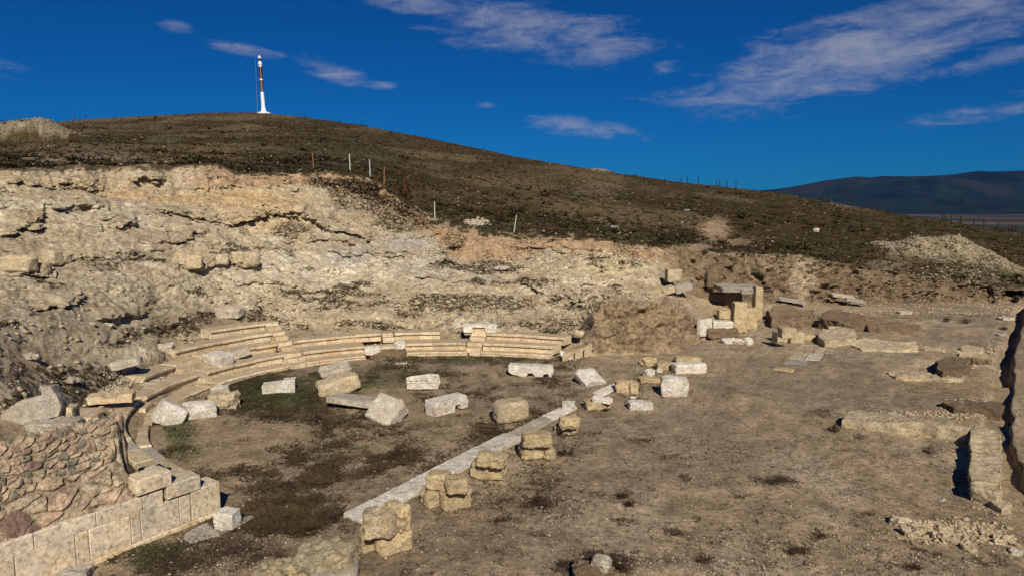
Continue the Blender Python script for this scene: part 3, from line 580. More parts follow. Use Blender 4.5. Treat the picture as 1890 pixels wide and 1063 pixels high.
# ------------------------------------------------------------------ curved seating
def sweep_block(row, t0, t1, prof, name, parent, mat, seed):
    n = max(3, int(abs(t1-t0)*rk(row, t0)/.16)); m = len(prof); bm = bmesh.new(); rings = []
    z0 = ROWPX[row][0]
    for i in range(n+1):
        t = t0+(t1-t0)*i/n; r = rk(row, t); ring = []
        for j, (dr, dz) in enumerate(prof):
            w_ = .02*mnoise.noise(Vector((t*9, j*.7, seed)))
            if j in (2, 3, 4) and mnoise.noise(Vector((t*6, 3, row*5+seed*.1))) > .42: dz2, w2 = -.02, .035
            else: dz2, w2 = 0, 0
            q = r+dr+w_+w2; ring.append(bm.verts.new((CCX+q*math.cos(t)-parent.location.x, CCY+q*math.sin(t)-parent.location.y, z0+dz+dz2*(j > 2)+.008*mnoise.noise(Vector((t*5, j, seed+9)))-parent.location.z)))
        rings.append(ring)
    for i in range(n):
        for j in range(m): bm.faces.new((rings[i][j], rings[i][(j+1) % m], rings[i+1][(j+1) % m], rings[i+1][j]))
    bm.faces.new(rings[0]); bm.faces.new(rings[-1][::-1])
    return finish(bm, name, mat, parent, tuple(parent.location), ang=30)
WORDS = ['lowest kerb row', 'first seat row', 'second seat row', 'third seat row', 'top seat row']
def section(row, pa, pb, where, hh=None):
    z = ROWPX[row][0]; ta, tb = theta(*pa, z), theta(*pb, z)
    if ta > tb: ta, tb = tb, ta
    tm = (ta+tb)/2; e = empty('seating_tier', (CCX+rk(row, tm)*math.cos(tm), CCY+rk(row, tm)*math.sin(tm), z-.4))
    tag(e, 'limestone bench, %s, %s' % (WORDS[row], where), 'stone bench', 'curved seating rows round the orchestra')
    nxt = rk(row+1, tm)-rk(row, tm) if row in (0, 1) else .8
    D_ = max(.4, nxt)+.16
    if row == 0: prof = [(.03, -.34), (.03, -.12), (0, -.09), (0, -.035), (.035, 0), (D_, 0), (D_, -.34)]
    else: prof = [(.12, -.44), (.12, -.16), (.01, -.125), (0, -.04), (.04, 0), (D_, .0), (D_, -.44)]
    L_ = (tb-ta)*rk(row, tm); nb = max(1, round(L_/1.35)); cut = [ta+(tb-ta)*(i+(rnd.uniform(-.14, .14) if 0 < i < nb else 0))/nb for i in range(nb+1)]
    for i in range(nb):
        g = .006/rk(row, tm); dz = rnd.uniform(-.012, .012)
        b = sweep_block(row, cut[i]+g, cut[i+1]-g, [(a+rnd.uniform(-.004, .004), c) for a, c in prof], 'seat_block', e, M_SEAT, rnd.uniform(0, 50)); b.location.z += dz
for row, pa, pb, w in [
    (0, (1013, 655), (886, 651), 'right end of the curve'), (0, (862, 650), (748, 649), 'middle, right of the brown mud mound'), (0, (676, 656), (566, 669), 'behind the tilted slab pair'), (0, (538, 677), (404, 707), 'beside the bright green weeds'), (0, (384, 713), (281, 819), 'far left bend, in shade'),
    (1, (1020, 640), (890, 634), 'right end of the curve'), (1, (859, 633), (748, 632), 'middle, right of the brown mud mound'), (1, (674, 637), (562, 650), 'left of the brown mud mound'), (1, (524, 655), (386, 685), 'under the two loose blocks'), (1, (361, 690), (266, 731), 'left bend above the gravel fill'), (1, (252, 747), (241, 806), 'far left, running towards the rubble wall'),
    (2, (1040, 623), (897, 615), 'right end of the curve'), (2, (812, 613), (727, 613), 'short piece left of the earth gap'), (2, (702, 614), (545, 630), 'upper bench left of the small step'), (2, (516, 635), (377, 658), 'behind the two loose blocks'), (2, (320, 674), (271, 694), 'short piece right of the long pale slab'), (2, (191, 751), (187, 789), 'far left remnant by the rubble wall'),
    (3, (505, 615), (326, 647), 'long bench left of the upper steps'), (4, (491, 597), (390, 610), 'short topmost bench left of the upper steps')]:
    section(row, pa, pb, w)
def stairway(label, spec, mat=M_SEAT):
    """spec: list of (row, pixel a, pixel b)"""
    row, pa, pb = spec[0]; x, y = ground((pa[0]+pb[0])/2, (pa[1]+pb[1])/2, .2)
    e = empty('stairway', (x, y, 0)); tag(e, label, 'stone steps', 'stairs between the seating wedges')
    for row, pa, pb in spec:
        z = ROWPX[row][0]; ta, tb = sorted((theta(*pa, z), theta(*pb, z)))
        def bx(r0_, r1_, z1, h, s):
            pts = []
            for t in np.linspace(ta, tb, 3): r = rk(row, t)+r0_; pts.append((CCX+r*math.cos(t), CCY+r*math.sin(t)))
            for t in np.linspace(tb, ta, 3): r = rk(row, t)+r1_; pts.append((CCX+r*math.cos(t), CCY+r*math.sin(t)))
            poly_prism('step', pts, z1-h, z1, mat, .3, .012, s, e)
        if row: bx(-.3, .1, z-.19, .26, row); bx(.103, .95, z-.012, .42, row+5)
        else: bx(.01, .9, z-.01, .3, row+9)
stairway('short flight of worn steps at the right, behind the white cap block', [(0, (884, 652), (864, 651)), (1, (888, 634), (861, 633)), (2, (895, 616), (866, 616))])
stairway('longest flight of broken pale steps, rising to the topmost bench', [(0, (563, 669), (541, 675)), (1, (559, 650), (528, 655)), (2, (543, 630), (519, 634)), (3, (527, 611), (508, 615)), (4, (516, 594), (493, 597))])
stairway('small worn steps left of the green weeds, in the left bend', [(0, (402, 707), (386, 712)), (1, (383, 685), (364, 690)), (2, (374, 659), (322, 673))])
stairway('single pale step between the upper benches at mid curve', [(2, (725, 613), (704, 614))])
stairway('tiny step at far left beside the gravel fill', [(1, (263, 734), (254, 745))])

n_ = [0]; CONTACT = []
def loose(label, u, v, dims, rz=0, tx=0, ty=0, z=0.0, mat=None, cat='stone block', name='marble_block', terrain=False, dz=-.03, group='fallen marble blocks in the orchestra', **kw):
    n_[0] += 1; loc = T(u, v, dz) if terrain else G(u, v, z, dz)
    if z < .1 and not terrain: CONTACT.append((u, v))
    return stone(name, label, cat, loc, dims, (R(tx), R(ty), R(rz)), mat, n_[0], group=group, **kw)
# orchestra, left to right
loose('large rough white block standing on its corner by the left bend of the seats', 301, 776, (.95, .8, .85), 34, 0, 33, .1, M_MARBW, rough=.03, dz=-.12)
loose('rounded oblong grey-white block lying right of the one on its corner', 368, 768, (1.25, .75, .55), 22, 12, 0, 0, M_MARBW, rough=.03, k=8)
loose('broken yellowish boulder with flat foot, left of the green weeds', 414, 752, (1.05, .8, .65), -8, 0, 0, 0, M_CREAM, rough=.09, k=5, chips=5, name='boulder', cat='boulder')
loose('small grey and white fragment resting behind the yellowish boulder', 408, 728, (.6, .5, .42), -25, 14, 0, .0, M_MARBW, chips=4, cuts=6, name='marble_fragment', cat='stone fragment')
profile_block('marble_block', 'white block with a step cut in its top, alone in the green weeds', 'stone block', G(516, 722), [(-.68, 0), (.68, 0), (.68, .58), (.18, .56), (.16, .46), (-.68, .4)], .6, (0, 0, R(12)), M_MARBW, 5, group='fallen marble blocks in the orchestra')
loose('pale slab tipped up with a dark gap beneath, nearest the seats left of centre', 619, 689, (1.45, .95, .32), 25, 14, -10, 0, M_MARB, rough=.04, chips=4, dz=.02)
loose('big cream rough block leaning over the flat slab', 627, 724, (1.7, .8, .72), 30, 0, -12, 0, M_CREAM, rough=.06, chips=3)
loose('wide flat slab propped above its own deep shadow', 654, 750, (2.0, 1.15, .24), -14, -5, 4, 0, M_MARB, rough=.02, chips=2, dz=.14)
o = loose('heavy brown-stained block tilted with its smooth face up, front of the centre group', 716, 770, (1.25, 1.2, .6), -28, 34, 12, 0, M_MARB, rough=.03, chips=3, dz=.0)
# architrave piece with dentils
e = profile_block('marble_block', 'white cornice block carved with square teeth, behind the notched block', 'cornice block', G(782, 716), [(-.72, 0), (.62, -.02), (.74, .28), (.66, .62), (.3, .66), (-.6, .56), (-.74, .5)], .75, (R(-14), 0, R(6)), M_MARBW, 6, .02, group='fallen marble blocks in the orchestra')
for i in range(4): profile_block('dentil', None, None, (-.52+.22*i, -.41, .36), [(-.065, 0), (.065, 0), (.065, .14), (-.065, .14)], .08, (0, 0, 0), M_MARBW, i, .002, parent=None).parent = e
for i in range(12): profile_block('small_tooth', None, None, (-.66+.095*i, -.4, .26), [(-.03, 0), (.03, 0), (.03, .06), (-.03, .06)], .05, (0, 0, 0), M_MARBW, i, .001, parent=None).parent = e
e = profile_block('marble_block', 'white block with toothed edge and a notch cut under its right end', 'cornice block', G(826, 757), [(-.85, 0), (.12, 0), (.14, .28), (.42, .30), (.44, .06), (.78, .04), (.84, .3), (.74, .58), (-.85, .52)], .62, (R(0), 0, R(44)), M_MARBW, 7, .012, group='fallen marble blocks in the orchestra')
for i in range(12): profile_block('small_tooth', None, None, (-.78+.12*i, .33, .44), [(-.035, 0), (.035, 0), (.035, .12), (-.035, .12)], .09, (0, 0, 0), M_MARBW, i, .001).parent = e
loose('rounded yellow boulder block near the marble kerb', 942, 775, (1.3, .85, .82), 22, 0, 0, 0, M_CREAM, rough=.05, k=5, name='boulder', cat='boulder', chips=1)
profile_block('marble_block', 'long white bench block with two arches underneath, at the back right', 'bench block', G(980, 692), [(-1.05, .22), (-.85, .1), (-.6, .08), (-.5, 0), (-.2, 0), (-.12, .2), (.1, .22), (.22, .02), (.55, 0), (.62, .18), (.82, .2), (.9, .02), (1.0, .03), (1.1, .3), (1.02, .52), (-1.05, .56)], .6, (0, 0, R(-7)), M_MARBW, 8, .015, group='fallen marble blocks in the orchestra')
profile_block('marble_block', 'white moulded slab with stepped faces tipped towards the kerb', 'cornice block', G(1086, 706), [(-.5, .02), (.1, 0), (.5, .1), (.62, .3), (.5, .42), (.2, .5), (-.45, .48), (-.6, .3)], .95, (R(26), R(4), R(34)), M_MARBW, 9, .015, group='fallen marble blocks in the orchestra')
loose('small hollowed white fragment lying on the kerb', 1049, 753, (.5, .4, .28), -12, 6, 0, .08, M_MARBW, cuts=6, chips=3, name='marble_fragment', cat='stone fragment')
loose('brown flat foundation stone under a broken white slab', 1103, 752, (1.05, .6, .35), 6, 0, 0, 0, M_SAND, rough=.04, name='sandstone_block', group=None, k=8)
loose('broken white slab lying on a flat brown foundation stone', 1112, 741, (.75, .42, .16), -18, 3, 3, .3, M_MARBW, chips=4, name='marble_fragment', cat='stone fragment', dz=0)
loose('low white oblong block alone on bare earth right of the kerb', 1181, 754, (.95, .5, .34), 10, 0, 0, 0, M_MARBW)
loose('tall squarish white boulder block on bare earth', 1244, 729, (1.12, .8, .82), -6, 0, 0, 0, M_MARBW, rough=.04, k=9, chips=4)
e = loose('long white block with a groove along its right half', 1272, 687, (1.6, .6, .5), 6, 0, 0, 0, M_MARBW, rough=.02, chips=1)
loose('flat yellow stone lying just behind the grooved white block', 1269, 670, (1.3, .6, .38), -3, 0, 0, 0, M_SAND, rough=.03, name='sandstone_block', k=8)
loose('brown-yellow stone left of the flat yellow one', 1226, 681, (.85, .6, .4), 8, 0, 0, 0, M_SAND, rough=.05, name='sandstone_block', k=6)
loose('dark yellow stone half sunk under the earth bank', 1197, 673, (.75, .6, .4), 28, 0, 0, 0, M_SAND, rough=.05, name='sandstone_block', k=6)
loose('small bright white stone on a low brown base', 1197, 692, (.45, .4, .3), 30, 8, 0, .06, M_MARBW, cuts=6, chips=4, name='marble_fragment', cat='stone fragment')
loose('tiny bright white chip right of the small white stone', 1217, 687, (.28, .2, .18), -10, 8, 0, 0, M_MARBW, cuts=5, name='marble_fragment', cat='stone fragment')
loose('low brown base stone under a small bright white stone', 1198, 703, (.95, .6, .22), 10, 0, 0, 0, M_SAND, rough=.04, name='sandstone_block', k=7)
loose('larger left half of the yellow pair at the far end of the kerb', 1149, 722, (.62, .55, .5), 0, 0, 0, 0, M_SAND, rough=.05, name='sandstone_block', k=8)
loose('narrow right half of the yellow pair at the far end of the kerb', 1168, 724, (.36, .5, .52), 4, 0, 0, 0, M_SAND, rough=.04, name='sandstone_block', k=10)
loose('small white stone lying on grass-free earth by the yellow pair', 1168, 734, (.22, .15, .08), 0, 0, 0, 0, M_MARBW, cuts=4, name='marble_fragment', cat='stone fragment')
# sandstone piers along the kerb
PG = 'yellow sandstone pier stones along the kerb'
for lab, u, v, dims, rz, z, rg, kk, ch in [
    ('lower stone of the farthest two-stone pier', 1045, 806, (.78, .55, .34), -20, 0, .06, 6, 2), ('rounded upper stone of the farthest two-stone pier', 1050, 796, (.68, .52, .40), 10, .32, .07, 4.5, 2),
    ('lower stone of the second farthest pier, left of dark weeds', 986, 848, (.98, .7, .46), 16, 0, .06, 6, 2), ('blunt wedge leaning on the second farthest pier at its right foot', 1014, 852, (.36, .4, .34), 10, 0, .05, 5, 3), ('upper squared stone of the second farthest pier', 990, 829, (.92, .62, .42), 6, .44, .05, 8, 2),
    ('lower stone of the middle pier', 902, 884, (.98, .66, .48), -14, 0, .06, 8, 2), ('flat upper stone of the middle pier', 908, 866, (.88, .56, .36), -16, .44, .06, 6, 3),
    ('dark left lower stone of the four-stone pier', 800, 938, (.62, .6, .52), 30, 0, .06, 5, 2), ('large right lower stone of the four-stone pier', 838, 940, (.86, .55, .60), 26, 0, .05, 10, 2), ('left upper stone of the four-stone pier', 810, 906, (.6, .56, .40), -8, .5, .05, 7, 3), ('right upper stone of the four-stone pier', 842, 914, (.56, .5, .40), 20, .54, .05, 7, 3),
    ('small left lower stone of the nearest tall pier', 681, 1018, (.42, .5, .52), 20, 0, .05, 6, 2), ('broad lower stone of the nearest tall pier', 724, 1018, (.86, .72, .56), 24, 0, .05, 9, 2), ('big grey-topped upper stone of the nearest tall pier', 702, 994, (.74, .58, .58), 6, .52, .05, 9, 3), ('orange upright stone behind the top of the nearest tall pier', 733, 982, (.62, .34, .62), -38, .54, .06, 7, 3)]:
    n_[0] += 1; stone('sandstone_block', lab, 'pier stone', G(u, v-8, z, -.03 if z == 0 else 0), dims, (0, 0, R(rz)), M_SAND if 'grey' not in lab else M_CREAM, n_[0], rough=rg*.8, k=kk, chips=ch, group=PG, cuts=11)
loose('big flat layered boulder at the bottom edge, left of the nearest pier', 603, 1042, (1.25, .85, .46), -8, 4, -4, .3, M_LICH, rough=.07, k=4, chips=4, name='boulder', cat='boulder', cuts=12, group=None)
loose('pale grey slab under the layered boulder at the bottom edge', 618, 1075, (1.0, .8, .42), 12, 0, 0, 0, M_MARB, rough=.03, group=None)
loose('low yellow bedrock hump at the bottom edge, left of the layered boulder', 520, 1062, (1.1, .8, .34), 20, 0, 0, 0, M_LICH, rough=.08, k=3, chips=3, name='boulder', cat='boulder', cuts=12, group=None, dz=-.08)
loose('smaller yellow rock wedged beside the layered boulder', 560, 1066, (.5, .6, .35), -15, 0, 0, 0, M_SAND, rough=.09, k=4, name='boulder', cat='boulder', group=None, dz=-.05)
loose('brown earth stump at the bottom edge, carrying a pale stone', 1094, 1068, (.8, .6, .38), 5, 0, 0, .0, M_MUD, rough=.09, k=5, name='earth_stump', cat='earth stump', group=None)
loose('pale jagged stone perched on the brown earth stump', 1108, 1045, (.36, .22, .26), -30, 0, 12, .34, M_MARB, rough=.04, chips=5, cuts=7, name='boulder', cat='small rock', group=None)
e = loose('white block with broken top standing on a flat slab by the wall end', 421, 970, (.5, .42, .44), -10, 0, 0, .02, M_MARBW, rough=.02, chips=1, group=None, k=16)
slab('paving_slab', 'thin grey slab beneath the white block by the wall end', 'paving slab', [(428, 976), (472, 953), (462, 950), (405, 968), (398, 976)], .03, .12, M_GREY)
slab('paving_slab', 'flat irregular grey slab on the ground in front of the wall end', 'paving slab', [(353, 1001), (407, 985), (384, 962), (372, 968), (341, 983), (338, 992)], .03, .1, M_GREY, seed=3)
loose('grey stone tip showing at the very bottom left, below the wall', 138, 1066, (.6, .5, .2), 15, 0, 0, 0, M_GREY, group=None, rough=.04)
# blocks on the seats and slope at left
loose('cream chipped block resting on the first bench, left one of two', 404, 670, (1.15, .85, .5), -26, 4, 4, .62, M_MARBW, rough=.03, chips=4)
loose('grey wedge-shaped block tipped on its edge, right one of two on the benches', 447, 657, (.85, .4, .42), 22, 0, -14, .7, M_MARB, rough=.03, chips=4)
loose('long pale slab lying aslant on rubble above the left benches', 217, 686, (2.0, .7, .34), 10, 0, -11, 1.15, M_MARB, rough=.03, chips=2, dz=.12)
loose('purple-grey topped block high on the slope above the top bench', 424, 584, (1.5, .8, .55), -5, 6, 0, 0, M_MARB, terrain=True, chips=3, rough=.03)
loose('small split grey stone at the left tip of the third row', 305, 647, (.7, .5, .3), 20, 8, 0, 0, M_MARB, terrain=True, chips=4, dz=0)
e = profile_block('marble_block', 'broken curved limestone piece with a hollow full of gravel, far left', 'stone block', G(208, 738, .9), [(-.75, 0), (.7, 0), (.74, .32), (.3, .34), (.2, .2), (-.2, .2), (-.3, .3), (-.8, .26)], .5, (R(8), 0, R(14)), M_SEAT, 12, .03)
profile_block('moulded_block', 'large grey moulded throne block lying on its side at the far left', 'moulded block', T(68, 778, .05), [(-.85, -.05), (.7, 0), (.86, .25), (.78, .62), (.66, .98), (.42, 1.0), (.4, .75), (-.2, .72), (-.75, .45)], .85, (R(-10), R(-8), R(20)), M_MARB, 13, .03).scale = (.85, .85, .85)
loose('pale rough slab edge under the large moulded block', 103, 797, (1.2, .7, .36), 8, 0, 0, 0, M_MARB, terrain=True, rough=.04)
loose('upright stub block right of the large moulded block', 127, 783, (.42, .5, .6), 6, 0, 0, 0, M_SEAT, terrain=True, rough=.02)
loose('flat seat fragment half buried behind the rubble wall', 158, 780, (.8, .9, .35), 5, 0, 0, 0, M_SEAT, terrain=True, rough=.03)
# mound in the broken middle of the curve and tilted seat pieces
for lab, u, v, w, rz, m in [('left one of three tilted bench pieces above the mud mound', 689, 651, .85, 10, M_MARBW), ('middle sagging bench piece above the mud mound', 715, 647, .8, 13, M_SEAT), ('right white bench piece tipped over the mud mound', 739, 641, .62, -4, M_MARBW)]:
    loose(lab, u, v, (w, .5, .36), rz, 8, -4, .34, m, rough=.02, chips=2, cuts=7)
loose('low brown mud mound under the sagging bench pieces', 716, 662, (1.9, .8, .62), 5, 0, 0, 0, M_MUD, rough=.08, k=3, name='mud_mound', cat='mud mound', dz=-.12, group=None, cuts=10)
loose('thin flat stone on the ground in front of the mud mound', 740, 671, (.6, .35, .08), 0, 0, 0, .03, M_MARB, cuts=6)
cap_ = profile_block('capstone', 'white cap block with square cut-out above the right stairs', 'cap block', G(886, 611, 1.0), [(-.92, 0), (-.45, 0), (-.43, .3), (.28, .3), (.3, 0), (.9, 0), (.94, .44), (-.94, .46)], .55, (0, 0, R(2)), M_MARBW, 15, .01)
profile_block('recessed_core', None, None, (0, .05, 0), [(-.86, -.15), (.86, -.15), (.86, .34), (-.86, .34)], .4, (0, 0, 0), M_SEAT, 16, .01).parent = cap_
# right end of the curve
loose('white slab leaning against the right end of the benches', 1044, 663, (.5, .95, .12), 12, 30, 0, .0, M_MARBW, rough=.01, dz=.05, cuts=6)
for i, (lab, px, zt) in enumerate([('low end block nearest the leaning slab', [(1038, 654), (1060, 648), (1068, 642), (1044, 646)], .4), ('middle block of the low end wall at right', [(1061, 648), (1077, 643), (1082, 637), (1069, 641)], .46), ('last block of the low end wall against the earth bank', [(1078, 643), (1093, 636), (1095, 630), (1083, 636)], .52)]):
    slab('ashlar_block', lab, 'stone block', px, zt, zt+.1, M_SEAT, 'end wall blocks right of the benches', seed=i)
loose('upright white jamb stone standing at the foot of the earth bank', 1092, 630, (.42, .5, 1.15), -14, -6, 6, .35, M_MARBW, rough=.02, chips=2)
loose('tan lump of stone beside the upright jamb stone', 1069, 621, (.5, .4, .4), 0, 0, 0, .9, M_CREAM, rough=.06, k=4, cuts=6)
# ------------------------------------------------------------------ marble kerb of the stage
kl = [(632, 948), (706, 912), (778, 875), (850, 838), (931, 799), (1000, 765), (1050, 742), (1092, 722), (1139, 704)]
kr = [(667, 962), (742, 922), (815, 884), (886, 846), (962, 806), (1022, 772), (1066, 749), (1108, 729), (1145, 712)]
e = empty('marble_kerb', (*ground(800, 880), 0)); tag(e, 'long straight white marble kerb of slabs crossing the site diagonally', 'stone kerb')
for i in range(8):
    if i in (6,): continue
    a, b, c, d = kl[i], kr[i], kr[i+1], kl[i+1]; g = .012
    q = [a[0]+(d[0]-a[0])*g, a[1]+(d[1]-a[1])*g], [b[0]+(c[0]-b[0])*g, b[1]+(c[1]-b[1])*g], [c[0]-(c[0]-b[0])*g, c[1]-(c[1]-b[1])*g], [d[0]-(d[0]-a[0])*g, d[1]-(d[1]-a[1])*g]
    poly_prism('kerb_slab', [ground(x, y, .1) for x, y in q], -.12, .13 if i < 4 else .075, M_MARBW if i != 4 else M_MARB, .16, .018, i+3, e)
# ------------------------------------------------------------------ lower left: ashlar wall, landing slabs, rubble core
def wall_pt(u, v):
    d = px_dir(u, v); t = (WA[0]*wn[0]+WA[1]*wn[1])/(d[0]*wn[0]+d[1]*wn[1]); x, y, z = d[0]*t, d[1]*t, H+d[2]*t
    return (x-WA[0])*wd[0]+(y-WA[1])*wd[1], z
def wp(t, s): return (WA[0]+wd[0]*t+wn[0]*s, WA[1]+wd[1]*t+wn[1]*s)
e = empty('ashlar_wall', (*WA, 0)); tag(e, 'smooth pale ashlar wall of two courses at the lower left', 'stone wall')
z1 = wall_pt(240, 950)[1]; z2 = z1+.34
def wblock(name, t0, t1, za, zb, s0=0, dep=.5, mat=M_WALL, seed=1, parent=e):
    g = .004; return poly_prism(name, [wp(t0+g, s0), wp(t1-g, s0), wp(t1-g, s0+dep), wp(t0+g, s0+dep)], za, zb, mat, .22, .006, seed, parent, 1.6)
j = [wall_pt(u, 960)[0] for u in (354, 333, 260, 241, 162, 136, 20, -60, -140)]; j = sorted(j)
for i in range(len(j)-1): wblock('wall_block', j[i], j[i+1], .1, z1-.004, rnd.uniform(-.006, .006), .5, M_WALL, i+20)
wblock('plinth', -.05, wall_pt(-140, 1060)[0], -.1, .098, -.07, .6, M_SEAT, 31)
j2 = sorted([wall_pt(u, 930)[0] for u in (303, 264, 176, 57, -40, -140)])
for i in range(len(j2)-1): wblock('wall_block', j2[i], j2[i+1], z1+.004, z2, rnd.uniform(.0, .012), .5, M_WALL, i+40)
t354 = wall_pt(354, 950)[0]
EG = 'squared seat-end blocks stepping up over the ashlar wall'
o = wblock('end_block', -.02, t354, .1, z1+.06, -.02, .62, M_WALL, 51, None); tag(o, 'lowest and rightmost squared end block of the ashlar wall', 'stone block', EG)
o = wblock('end_block', wall_pt(369, 890)[0], wall_pt(306, 900)[0], z1+.064, z1+.42, -.05, .55, M_WALL, 52, None); tag(o, 'middle squared end block, one step up from the wall end', 'stone block', EG)
o = wblock('end_block', wall_pt(316, 890)[0], wall_pt(250, 900)[0], z2+.075, z2+.44, -.06, .6, M_WALL, 53, None); tag(o, 'topmost squared end block beside the rubble wall', 'stone block', EG)
o = wblock('end_block', wall_pt(318, 890)[0]-.1, wall_pt(290, 900)[0]-.2, z1+.02, z2+.30, .56, .45, M_WALL, 54, None); tag(o, 'small pale block tucked behind the topmost end block', 'stone block', EG)
o = wblock('end_block', wall_pt(300, 890)[0], wall_pt(245, 900)[0], z1-.02, z2+.28, .56, .4, M_SEAT, 55, None); tag(o, 'narrow tan block filling the gap beside the rubble wall', 'stone block', EG)
e = empty('landing_paving', (*ground(300, 850), 0)); tag(e, 'worn flat limestone slabs of the landing between seats and wall end', 'paving')
for i, (px, zt) in enumerate([([(209, 810), (243, 810), (262, 828), (224, 832)], .44), ([(224, 833), (262, 829), (284, 846), (248, 854)], .43), ([(248, 855), (285, 847), (322, 872), (300, 884), (268, 874)], .42),
                              ([(252, 823), (281, 823), (306, 844), (281, 850)], .12), ([(281, 851), (306, 845), (338, 864), (316, 874)], .12), ([(316, 875), (338, 865), (371, 883), (368, 893), (345, 893)], .12), ([(285, 850), (316, 874), (340, 895), (322, 896), (290, 872)], .1)]):
    poly_prism('paving_slab', [ground(u, v, zt) for u, v in px], zt-.4, zt, M_SEAT if i % 3 else M_GREY, .2, .012, i+60, e)
def rubble_wall():
    nx, ny = 300, 190
    t_ = np.linspace(wall_pt(246, 900)[0], wall_pt(-60, 900)[0]+2.2, nx)
    PP = np.zeros((ny, nx, 3)); 
    for jj in range(ny):
        f = jj/(ny-1); s = np.interp(f, [0, .8, .88, 1], [.14, .88, 1.1, 1.9]); zz = z2-.02+np.interp(f, [0, .8, .88, 1], [0, 1.72, 1.8, 1.2])
        base = 1+0*t_; left = t_[0]+1.35*np.clip(f-.12, 0, 1)**1.0*0
        tt = t_-.42*f; PP[jj, :, 0] = WA[0]+wd[0]*tt+wn[0]*s; PP[jj, :, 1] = WA[1]+wd[1]*tt+wn[1]*s
        edge = sstep(t_-t_[0]+.12*math.sin(f*9)+.08*math.sin(f*23), 0, .3)
        bs_ = float(np.interp(s, [.4, .7], [z2-.12, .3])); PP[jj, :, 2] = bs_+(zz-bs_)*edge
    gx_ = np.gradient(PP, axis=1); gy_ = np.gradient(PP, axis=0); nn_ = np.cross(gx_, gy_); nn_ /= np.linalg.norm(nn_, axis=-1, keepdims=True)+1e-9; nn_ = np.where(nn_[..., 2:3] < 0, -nn_, nn_)
    L2 = np.stack([t_[None, :]+0*PP[..., 0], np.linspace(0, 2.6, ny)[:, None]+0*PP[..., 0], 0*PP[..., 0]+.5], -1)
    L2 = L2+.10*np.stack([fbm(L2, 2.0, 3, 5), fbm(L2, 2.0, 3, 6), 0*L2[..., 0]], -1)
    big = voro(L2, 2.3, 41, (1, 1.25, 1), .85); sml = voro(L2, 4.6, 51, (1, 1.2, 1), .85)
    pick = sstep(L2[..., 1]+.6*fbm(L2, .8, 3, 8), .75, 1.0)
    eb = sstep(big[1]-big[0], .03, .2); es_ = sstep(sml[1]-sml[0], .04, .24); cid = np.where(pick > .5, sml[2], big[2]); ed = np.where(pick > .5, es_*.6, eb)
    cid2 = (cid*7.13) % 1
    PP = PP+nn_*(.085*sstep(ed,.0,.4)*(.45+.55*cid2)+.045*fbm(PP, 3, 4, 9, .6)+.012*fbm(PP, 14, 3, 19))[..., None]
    pal = 1.3*np.array([(.48, .33, .22), (.42, .30, .21), (.50, .37, .24), (.48, .38, .25), (.21, .13, .10), (.45, .34, .22), (.40, .32, .21), (.47, .32, .22), (.44, .31, .22), (.50, .39, .26)])
    a = pal[np.clip((cid*10).astype(int), 0, 9)]; gsel = ((cid*31.7) % 1 < .22) & (pick > .5); a = np.where(gsel[..., None], np.array([.15, .155, .125]), a); mort = np.array([.46, .36, .24]); a = a*ed[..., None]**.6+mort*(1-ed[..., None]**.6)
    a = a*(1+.28*fbm(PP, 5, 4, 29)[..., None]); a = np.clip(a, .02, .8)
    ix = np.arange(nx*ny).reshape(ny, nx); q = np.stack([ix[:-1, :-1], ix[1:, :-1], ix[1:, 1:], ix[:-1, 1:]], -1).reshape(-1, 4)
    o = mesh_obj('rubble_wall', PP.reshape(-1, 3), q, attr_mat('mortared_rubble', (2, 9, 40), .45, (.03, .012)), smooth=True, col=a.reshape(-1, 3))
    tag(o, 'sloping mortared core of pink, red and dark stones above the ashlar wall', 'stone wall')
rubble_wall()

# ------------------------------------------------------------------ ruins on the right
RG = 'ruined structures at the back right'
def low_wall(label, px, zt, zb=-.1, mat=M_MUD, rough=.075, tops=None, cat='low wall', name='low_wall', seed=1, maxe=.11):
    raw = [ground(u, v, zt) for u, v in px]; pts = []; jr = random.Random(seed*13)
    for i, p in enumerate(raw):
        q_ = raw[(i+1) % len(raw)]; L_ = math.hypot(q_[0]-p[0], q_[1]-p[1]); m_ = max(1, int(L_/.4)); jm = min(.11, .25*L_) if mat is not M_SAND and seed != 14 else .03
        for k_ in range(m_): pts.append((p[0]+(q_[0]-p[0])*k_/m_+jr.uniform(-jm, jm), p[1]+(q_[1]-p[1])*k_/m_+jr.uniform(-jm, jm)))
    if not tops: tops = [zt*jr.uniform(.72, 1.12) for _ in pts]
    o = poly_prism(name, pts, zb, zt, mat, maxe, rough, seed, None, 2.6, tops, 45); tag(o, label, cat); return o
low_wall('dark mud-brick stub wall with a pale rubble top, left of two', [(1418, 572), (1440, 560), (1500, 572), (1496, 586), (1424, 584)], .8, seed=3)
low_wall('dark mud-brick stub wall with a ragged top, right of two', [(1506, 585), (1530, 572), (1592, 580), (1600, 590), (1560, 594)], .75, seed=4)
low_wall('low broken mud wall running right behind the squared block', [(1596, 592), (1620, 588), (1700, 600), (1690, 606), (1606, 604)], .4, seed=5)
low_wall('big earthen block with one squared pale corner', [(1507, 617), (1530, 602), (1577, 604), (1576, 622), (1520, 626)], .5, mat=M_CREAM, rough=.05, seed=6)
low_wall('pale plastered low wall with a rubble foot, behind the paving', [(1566, 634), (1590, 624), (1690, 632), (1696, 646), (1590, 645)], .17, mat=M_CREAM, seed=7)
low_wall('long thin line of pale stones continuing right from the plastered wall', [(1696, 640), (1700, 637), (1785, 646), (1782, 650)], .18, mat=M_CREAM, seed=8)
low_wall('squared tan block in the earth near the right baulk', [(1794, 656), (1800, 650), (1834, 656), (1832, 664)], .4, mat=M_SAND, rough=.02, seed=9)
